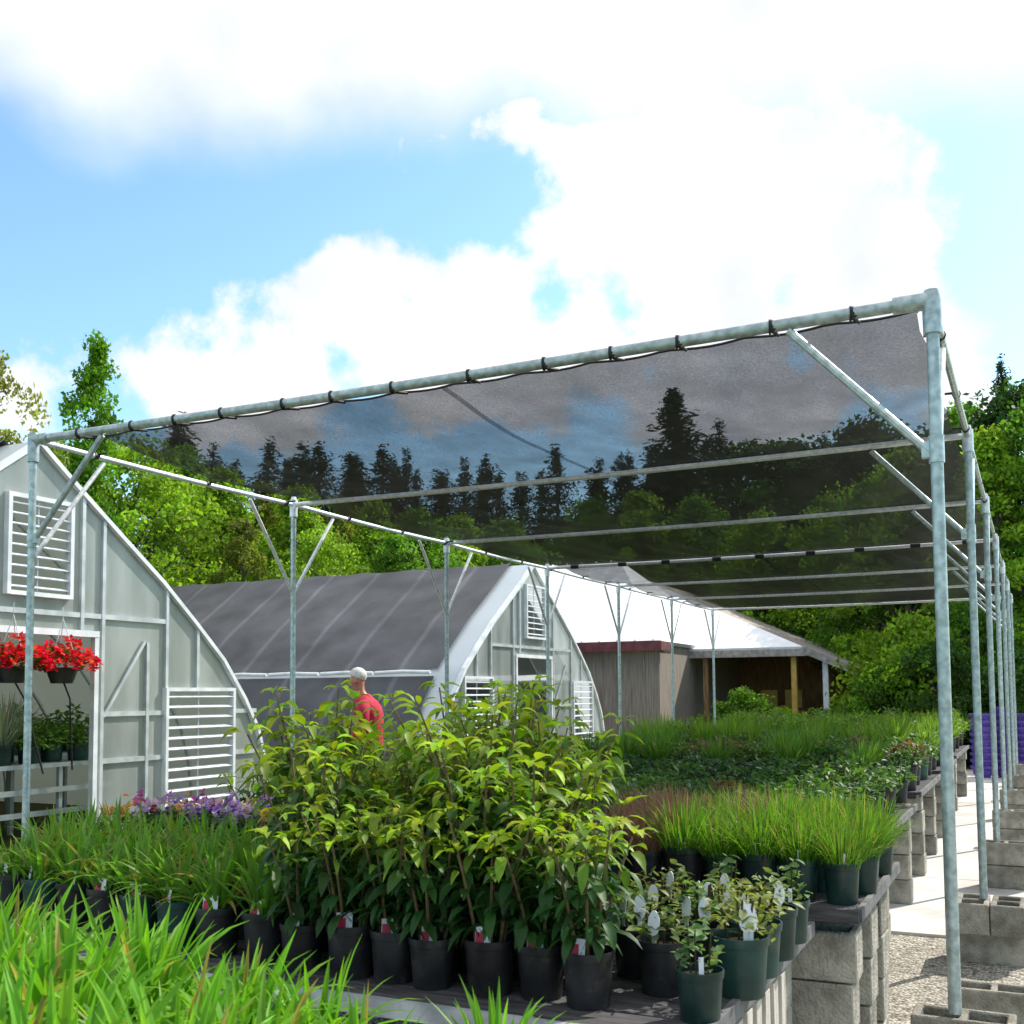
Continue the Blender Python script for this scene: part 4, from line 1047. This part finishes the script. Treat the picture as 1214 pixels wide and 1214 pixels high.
def trunk_mesh(H, r, cl_, n_limb=34, up=.8):
    m = MB(); wob = [Vector((nr.uniform(-.04, .04) * k, nr.uniform(-.04, .04) * k, H * up * k / 6)) for k in range(7)]
    m.tube(wob, [r * (1 - .8 * k / 6) + .015 for k in range(7)], 8)
    for c in cl_[:n_limb]:
        z0 = max(H * .12, c[2] - np.hypot(c[0], c[1]) * .8 - .2); q = min(5.99, z0 / (H * up) * 6); i = int(q)
        if z0 > H * up: continue
        s = wob[i].lerp(wob[i + 1], q - i); e = Vector(c)
        m.tube([s, s.lerp(e, .5) + Vector((0, 0, .15)), e], [r * .35, r * .2, .012], 5)
    return m.mesh('trunk', 'bark')
def conifer_meshes(H, Rr, colr, dens=1.0, leaf=.2):
    n = int(52 * dens); V_, C_ = [], []
    lean = nr.uniform(-.03, .03, 2)
    for i in range(n):
        t = ((i + nr.uniform(-.8, .8)) / n) % 1.0; z0 = H * (.05 + .93 * t)
        for k in range(6 if t < .8 else 4):
            z = z0 + nr.normal() * .14
            rr = (Rr * (1 - t) ** .8 + .1) * nr.choice([nr.uniform(.35, .8), nr.uniform(.75, 1.15)])
            a = nr.uniform(0, 6.283); m_ = max(4, int(rr / .085))
            f = np.linspace(.08, 1, m_)
            p = np.stack([rr * f * math.cos(a) + lean[0] * z, rr * f * math.sin(a) + lean[1] * z, z - .34 * rr * f ** 1.5 + .16 * rr * f], 1)
            w_ = .09 + .17 * rr * (1 - f) ** .5
            p = np.repeat(p, 5, 0); p[:, :2] += nr.normal(size=(len(p), 2)) * np.repeat(w_, 5)[:, None] * .7; p[:, 2] += nr.normal(size=len(p)) * .1 - .04
            V, C = leaf_cloud(p, leaf, tuple(x * nr.uniform(.6, 1.4) for x in colr), .35, .3, .4)
            V_.append(V); C_.append(C)
    tr = MB(); tr.tube([(0, 0, 0), (lean[0] * H * .5, lean[1] * H * .5, H * .5), (lean[0] * H * .97, lean[1] * H * .97, H * .97)], [H * .017, H * .01, .015], 7)
    return fast_mesh('crown', np.concatenate(V_), np.concatenate(C_), 'needle'), tr.mesh('trunk', 'bark')
def broad(H, Rr, n_cl, per, leaf, colr, **k):
    V, C, cl_ = broad_crown(H, Rr, n_cl, per, leaf, colr, **k)
    return fast_mesh('crown', V, C, 'tree_leaf'), trunk_mesh(H, H * .014 + .03, cl_)
T_ = {}
LIME, GREEN, DARK, OLIVE, PALE = (.20, .34, .025), (.10, .22, .02), (.032, .08, .018), (.16, .20, .03), (.27, .30, .07)
T_['lime'] = [broad(10, r_, 150, 95, .17, LIME, tone=.5, shape=sh) for r_, sh in ((2.6, 1), (2.1, .7), (2.9, 1.2))]
T_['green'] = [broad(10, r_, 150, 95, .17, GREEN, tone=.55, shape=sh) for r_, sh in ((2.7, 1), (2.2, .8))]
T_['olive'] = [broad(10, 1.9, 110, 85, .16, OLIVE, tone=.5, shape=.7, rc=(.09, .17))]
T_['dark'] = [broad(10, 2.8, 150, 95, .18, DARK, tone=.6)]
T_['conifer'] = [conifer_meshes(12, r_, c_, d_) for r_, c_, d_ in ((2.5, (.018, .045, .018), 1.2), (2.0, (.022, .055, .02), 1.2), (2.9, (.016, .04, .015), 1.3), (1.6, (.02, .05, .025), 1.1))]
T_['bigcon'] = [conifer_meshes(14, 2.7, (.016, .04, .016), 1.8, .24)]
T_['bush'] = [broad(2.2, 1.3, 90, 110, .095, c_, base=.05, rc=(.1, .24), tone=.5) for c_ in (GREEN, LIME, (.05, .12, .02))]
def ragged_column(H):
    Vs, Cs, cl_ = [], [], []
    for i in range(95):
        t = i / 94; z = H * (.25 + .75 * t); wv = .2 * math.sin(t * 19) + .14 * math.sin(t * 43 + 1)
        R1 = (.72 - .36 * t ** 2 + wv) * (1 if t < .93 else .4)
        a = nr.uniform(0, 6.283); r = max(.03, R1) * math.sqrt(nr.uniform(0, 1))
        c = np.array([r * math.cos(a) + .25 * math.sin(t * 7), r * math.sin(a), z]); cl_.append(c)
        p = nr.normal(size=(110, 3)); p /= np.linalg.norm(p, axis=1, keepdims=True); p *= (nr.uniform(0, 1, (110, 1)) ** .5) * nr.uniform(.22, .48); k = nr.uniform(.6, 1.4)
        V, C = leaf_cloud(c + p, .15, (.11 * k, .26 * k, .015 * k), .3, .6); Vs.append(V); Cs.append(C)
    return fast_mesh('crown', np.concatenate(Vs), np.concatenate(Cs), 'tree_leaf'), trunk_mesh(H, H * .013 + .03, cl_)
T_['column'] = [ragged_column(11.0)]
T_['pale'] = [broad(8.6, 2.3, 75, 90, .13, PALE, base=.3, rc=(.08, .16))]
def tree(kind, u, d, H, label, group=None, v=0, wide=1.0, name=None):
    x, y = polar(u, d); me, tk = T_[kind][v % len(T_[kind])]
    h0 = {'conifer': 12, 'bigcon': 14, 'bush': 2.2, 'column': 11.0, 'pale': 8.6}.get(kind, 10)
    nm = name or {'conifer': 'conifer_tree', 'bigcon': 'conifer_tree', 'bush': 'shrub'}.get(kind, 'broadleaf_tree')
    t = thing(nm, label, 'shrub' if kind == 'bush' else 'tree', (x, y, 0), rng.uniform(0, 6.28), group)
    s = H / h0; t.scale = (s * wide * rng.uniform(.85, 1.15), s * wide * rng.uniform(.85, 1.15), s)
    link('trunk', tk, t); link('crown', me, t)
def top_h(v, d): return 1.75 + (823 - v) / FPX * d
tree('column', 108, 27, top_h(425, 27), 'tall narrow bright green tree rising above the canopy corner at the left')
tree('pale', -32, 25, top_h(448, 25), 'sparse pale yellow-green tree at the left edge of the photo', wide=.85)
tree('bigcon', 826, 48, top_h(458, 48), 'biggest dark conifer standing clear above the treeline, seen through the net', wide=1.55)
tree('conifer', 1199, 40, top_h(458, 40), 'slim dark conifer spire at the right edge of the photo', wide=.75)
# bright wood behind the greenhouses
lst = [('lime', 62, 34, 548), ('lime', 150, 31, 535), ('green', 215, 38, 545), ('lime', 262, 35, 568), ('olive', 312, 37, 575), ('lime', 355, 34, 585), ('olive', 402, 38, 590), ('lime', 447, 36, 600), ('green', 495, 35, 612), ('lime', 545, 38, 615), ('green', 600, 40, 622), ('lime', 100, 30, 575), ('olive', 285, 30, 620), ('lime', 385, 30, 635), ('green', 470, 31, 640)]
lst.sort(key=lambda a: a[1])
for i, (k, u, d, v) in enumerate(lst):
    cn = {'lime': 'bright lime green', 'green': 'mid green', 'olive': 'olive green'}[k]
    tree(k, u, d, top_h(v, d), f'{cn} tree in the wood behind the greenhouses, {ordl(i, len(lst))}', 'wood behind the greenhouses', i)
# dark treeline seen through the net
lst = [('conifer', 195, 52, 500), ('conifer', 232, 56, 520), ('conifer', 270, 57, 545), ('conifer', 310, 55, 522), ('conifer', 352, 56, 528), ('conifer', 378, 58, 524), ('conifer', 402, 56, 530), ('conifer', 430, 58, 535), ('conifer', 452, 57, 525), ('conifer', 478, 56, 530),
       ('conifer', 520, 57, 556), ('conifer', 548, 58, 540), ('conifer', 580, 57, 536), ('conifer', 615, 58, 558), ('conifer', 668, 57, 526), ('conifer', 700, 58, 548), ('conifer', 733, 56, 532), ('conifer', 765, 57, 528), ('conifer', 790, 56, 535), ('conifer', 858, 55, 505), ('dark', 890, 56, 542),
       ('dark', 925, 57, 542), ('dark', 960, 56, 542), ('dark', 1000, 55, 552), ('dark', 1035, 54, 520), ('dark', 1070, 52, 552)]
lst += [('conifer', u_, d_, v_) for u_, d_, v_ in ((250, 60, 532), (330, 60, 540), (365, 61, 535), (415, 62, 540), (465, 61, 536), (500, 60, 548), (535, 62, 552), (565, 62, 548), (600, 61, 552), (640, 60, 550), (715, 61, 545), (750, 61, 540), (778, 60, 530), (805, 59, 515), (845, 60, 520), (873, 60, 530), (940, 60, 535), (980, 60, 533), (1020, 58, 525), (1050, 57, 515))]
lst.sort(key=lambda a: a[1])
for i, (k, u, d, v) in enumerate(lst):
    tree(k, u, d, top_h(v, d), f'{"dark pointed conifer" if k == "conifer" else "dark rounded tree"} in the distant treeline behind the net, {ordl(i, len(lst))}', 'distant treeline', i, rng.uniform(1.1, 1.7))
# right-hand wood beyond the benches
lst = [('green', 700, 46, 600), ('lime', 760, 45, 590), ('green', 830, 44, 600), ('lime', 905, 42, 620), ('dark', 948, 41, 640), ('lime', 1000, 40, 600), ('green', 1040, 36, 590), ('lime', 1078, 34, 560), ('dark', 1112, 38, 540), ('green', 1150, 36, 515), ('lime', 1182, 30, 545), ('dark', 1215, 33, 500), ('green', 1240, 31, 520)]
for i, (k, u, d, v) in enumerate(lst):
    cn = {'lime': 'sunlit lime green', 'green': 'mid green', 'dark': 'shaded dark'}[k]  # sunlit and shaded looks are put into the leaf colours of each kind
    tree(k, u, d, top_h(v, d), f'{cn} tree in the wood beyond the benches, {ordl(i, len(lst))}', 'wood beyond the benches', i)
lst = [(880, 27.5, 1.7), (925, 27, 1.3), (985, 26.5, 1.3), (1045, 27, 2.2), (1080, 28, 3.4), (1112, 27, 2.8), (1150, 29, 3.6), (1188, 30, 3.2), (1222, 27, 2.6)]
lst.sort()
for i, (u, d, h) in enumerate(lst): tree('bush', u, d, h, f'leafy bush at the foot of the wood by the building porch, {ordl(i, len(lst))}', 'bushes at the foot of the wood', i, 1.0 if h < 3 else .85)

# ------------------------------------------------------------------ the man
def skin_body(name, pts, edges, mat_, parent, sub=2):
    me = bpy.data.meshes.new(name); me.from_pydata([p[:3] for p in pts], edges, [])
    o = bpy.data.objects.new(name, me); col.objects.link(o)
    sk = o.modifiers.new('skin', 'SKIN'); sk.use_smooth_shade = True
    for i, p in enumerate(pts):
        r = p[3]; me.skin_vertices[0].data[i].radius = r if isinstance(r, tuple) else (r, r)
    me.skin_vertices[0].data[0].use_root = True
    ss = o.modifiers.new('sub', 'SUBSURF'); ss.levels = sub; ss.render_levels = sub
    dg = bpy.context.evaluated_depsgraph_get(); dg.update()
    me2 = bpy.data.meshes.new_from_object(o.evaluated_get(dg)); me2.name = name
    bpy.data.objects.remove(o)
    me2.materials.clear(); me2.materials.append(M[mat_])
    me2.polygons.foreach_set('use_smooth', [True] * len(me2.polygons))
    return link(name, me2, parent)
mx_, my_ = -7.44, 11.26
mt = thing('person', 'white-haired man in a red shirt standing with head bowed beside the far greenhouse', 'person', (mx_, my_, .126), 0)
# local frame: the man faces -X (towards the greenhouses, left in the photo), stooping a little
P_ = [(0, 0, .98, (.15, .13)), (.01, 0, 1.12, (.14, .12)), (-.0, 0, 1.28, (.165, .13)), (-.03, 0, 1.40, (.12, .09)), (-.075, 0, 1.50, .055), (-.105, 0, 1.555, .056),
      (-.135, 0, 1.645, .098), (-.14, 0, 1.735, .094),
      (-.02, .17, 1.38, .05), (.0, .26, 1.2, .045), (-.10, .25, .98, .04), (-.17, .23, .93, .036), (-.23, .21, .90, .03),
      (-.02, -.17, 1.38, .05), (.0, -.26, 1.2, .045), (-.10, -.25, .98, .04), (-.17, -.23, .93, .036), (-.23, -.21, .90, .03),
      (.0, .1, .88, .095), (-.01, .11, .5, .066), (.02, .11, .1, .045), (-.02, .12, .045, .045), (-.16, .13, .035, .035),
      (.0, -.1, .88, .095), (-.01, -.11, .5, .066), (.02, -.11, .1, .045), (-.02, -.12, .045, .045), (-.16, -.13, .035, .035)]
E_ = [(0, 1), (1, 2), (2, 3), (3, 4), (4, 5), (5, 6), (6, 7), (3, 8), (8, 9), (9, 10), (10, 11), (11, 12), (3, 13), (13, 14), (14, 15), (15, 16), (16, 17),
      (0, 18), (18, 19), (19, 20), (20, 21), (21, 22), (0, 23), (23, 24), (24, 25), (25, 26), (26, 27)]
body = skin_body('body', P_, E_, 'skin', mt)
m = MB(); rings = []
for cx_, z_, rx_, ry_ in ((0, .80, .15, .2), (0, .95, .152, .192), (.01, 1.12, .148, .186), (0, 1.28, .158, .205), (-.015, 1.37, .146, .215), (-.03, 1.43, .122, .19), (-.05, 1.475, .09, .125), (-.07, 1.515, .066, .072)):
    rings.append([m.vert((cx_ + rx_ * math.cos(2 * PI * k / 28) + .008 * math.sin(k * 2.1 + z_ * 23), ry_ * math.sin(2 * PI * k / 28) + .005 * math.sin(k * 3 + z_ * 31), z_)) for k in range(28)])
for a_, b_ in zip(rings, rings[1:]):
    for k in range(28): m.face(a_[k], a_[(k + 1) % 28], b_[(k + 1) % 28], b_[k])
for s_ in (-1, 1):
    m.tube([(-.02, s_ * .15, 1.40), (-.015, s_ * .2, 1.37), (-.01, s_ * .245, 1.29), (.0, s_ * .268, 1.2), (-.05, s_ * .268, 1.08), (-.09, s_ * .255, 1.0)], [.06, .08, .076, .068, .062, .056], 14)
obj('shirt', m, 'shirt', mt)
TR = [(0, 0, .96, (.165, .145)), (0, .1, .86, .112), (-.01, .11, .5, .085), (.02, .11, .09, .068), (0, -.1, .86, .112), (-.01, -.11, .5, .085), (.02, -.11, .09, .068)]
skin_body('trousers', TR, [(0, 1), (1, 2), (2, 3), (0, 4), (4, 5), (5, 6)], 'jeans', mt)
m = MB()
for s in (-1, 1): m.box((-.07, s * .12, .03), (.27, .10, .06))
obj('shoe', m, 'shoe', mt)
m = MB(); n = 16
for k in range(1): m.lathe([(0, .098), (.045, .089), (.08, .06), (.099, .02), (.097, -.015), (.08, -.03), (.0, -.03)], n, (0, 0, 0))
h = obj('hair', m, 'hair', mt); h.location = (-.122, 0, 1.722); h.rotation_euler = (0, R_(24), 0)
m = MB(); m.lathe([(0, .03), (.014, .012), (.018, -.012), (0, -.02)], 8, (-.238, 0, 1.665))
for s in (-1, 1): m.lathe([(0, .03), (.014, .018), (.017, -.01), (0, -.03)], 8, (-.12, s * .099, 1.66))
obj('face_detail', m, 'skin', body)
m = MB()
for s in (-1, 1):
    for f in range(5):
        y0 = s * (.20 + .016 * (f - 2)); m.tube([(-.235, y0, .9), (-.275, y0 - s * .004, .88 - .004 * f), (-.30, y0 - s * .008, .85)], [.010, .009, .007], 6)
obj('finger', m, 'skin', body)
mt.rotation_euler = (0, 0, R_(20)); mt.scale = (1.12, 1.12, 1.085)
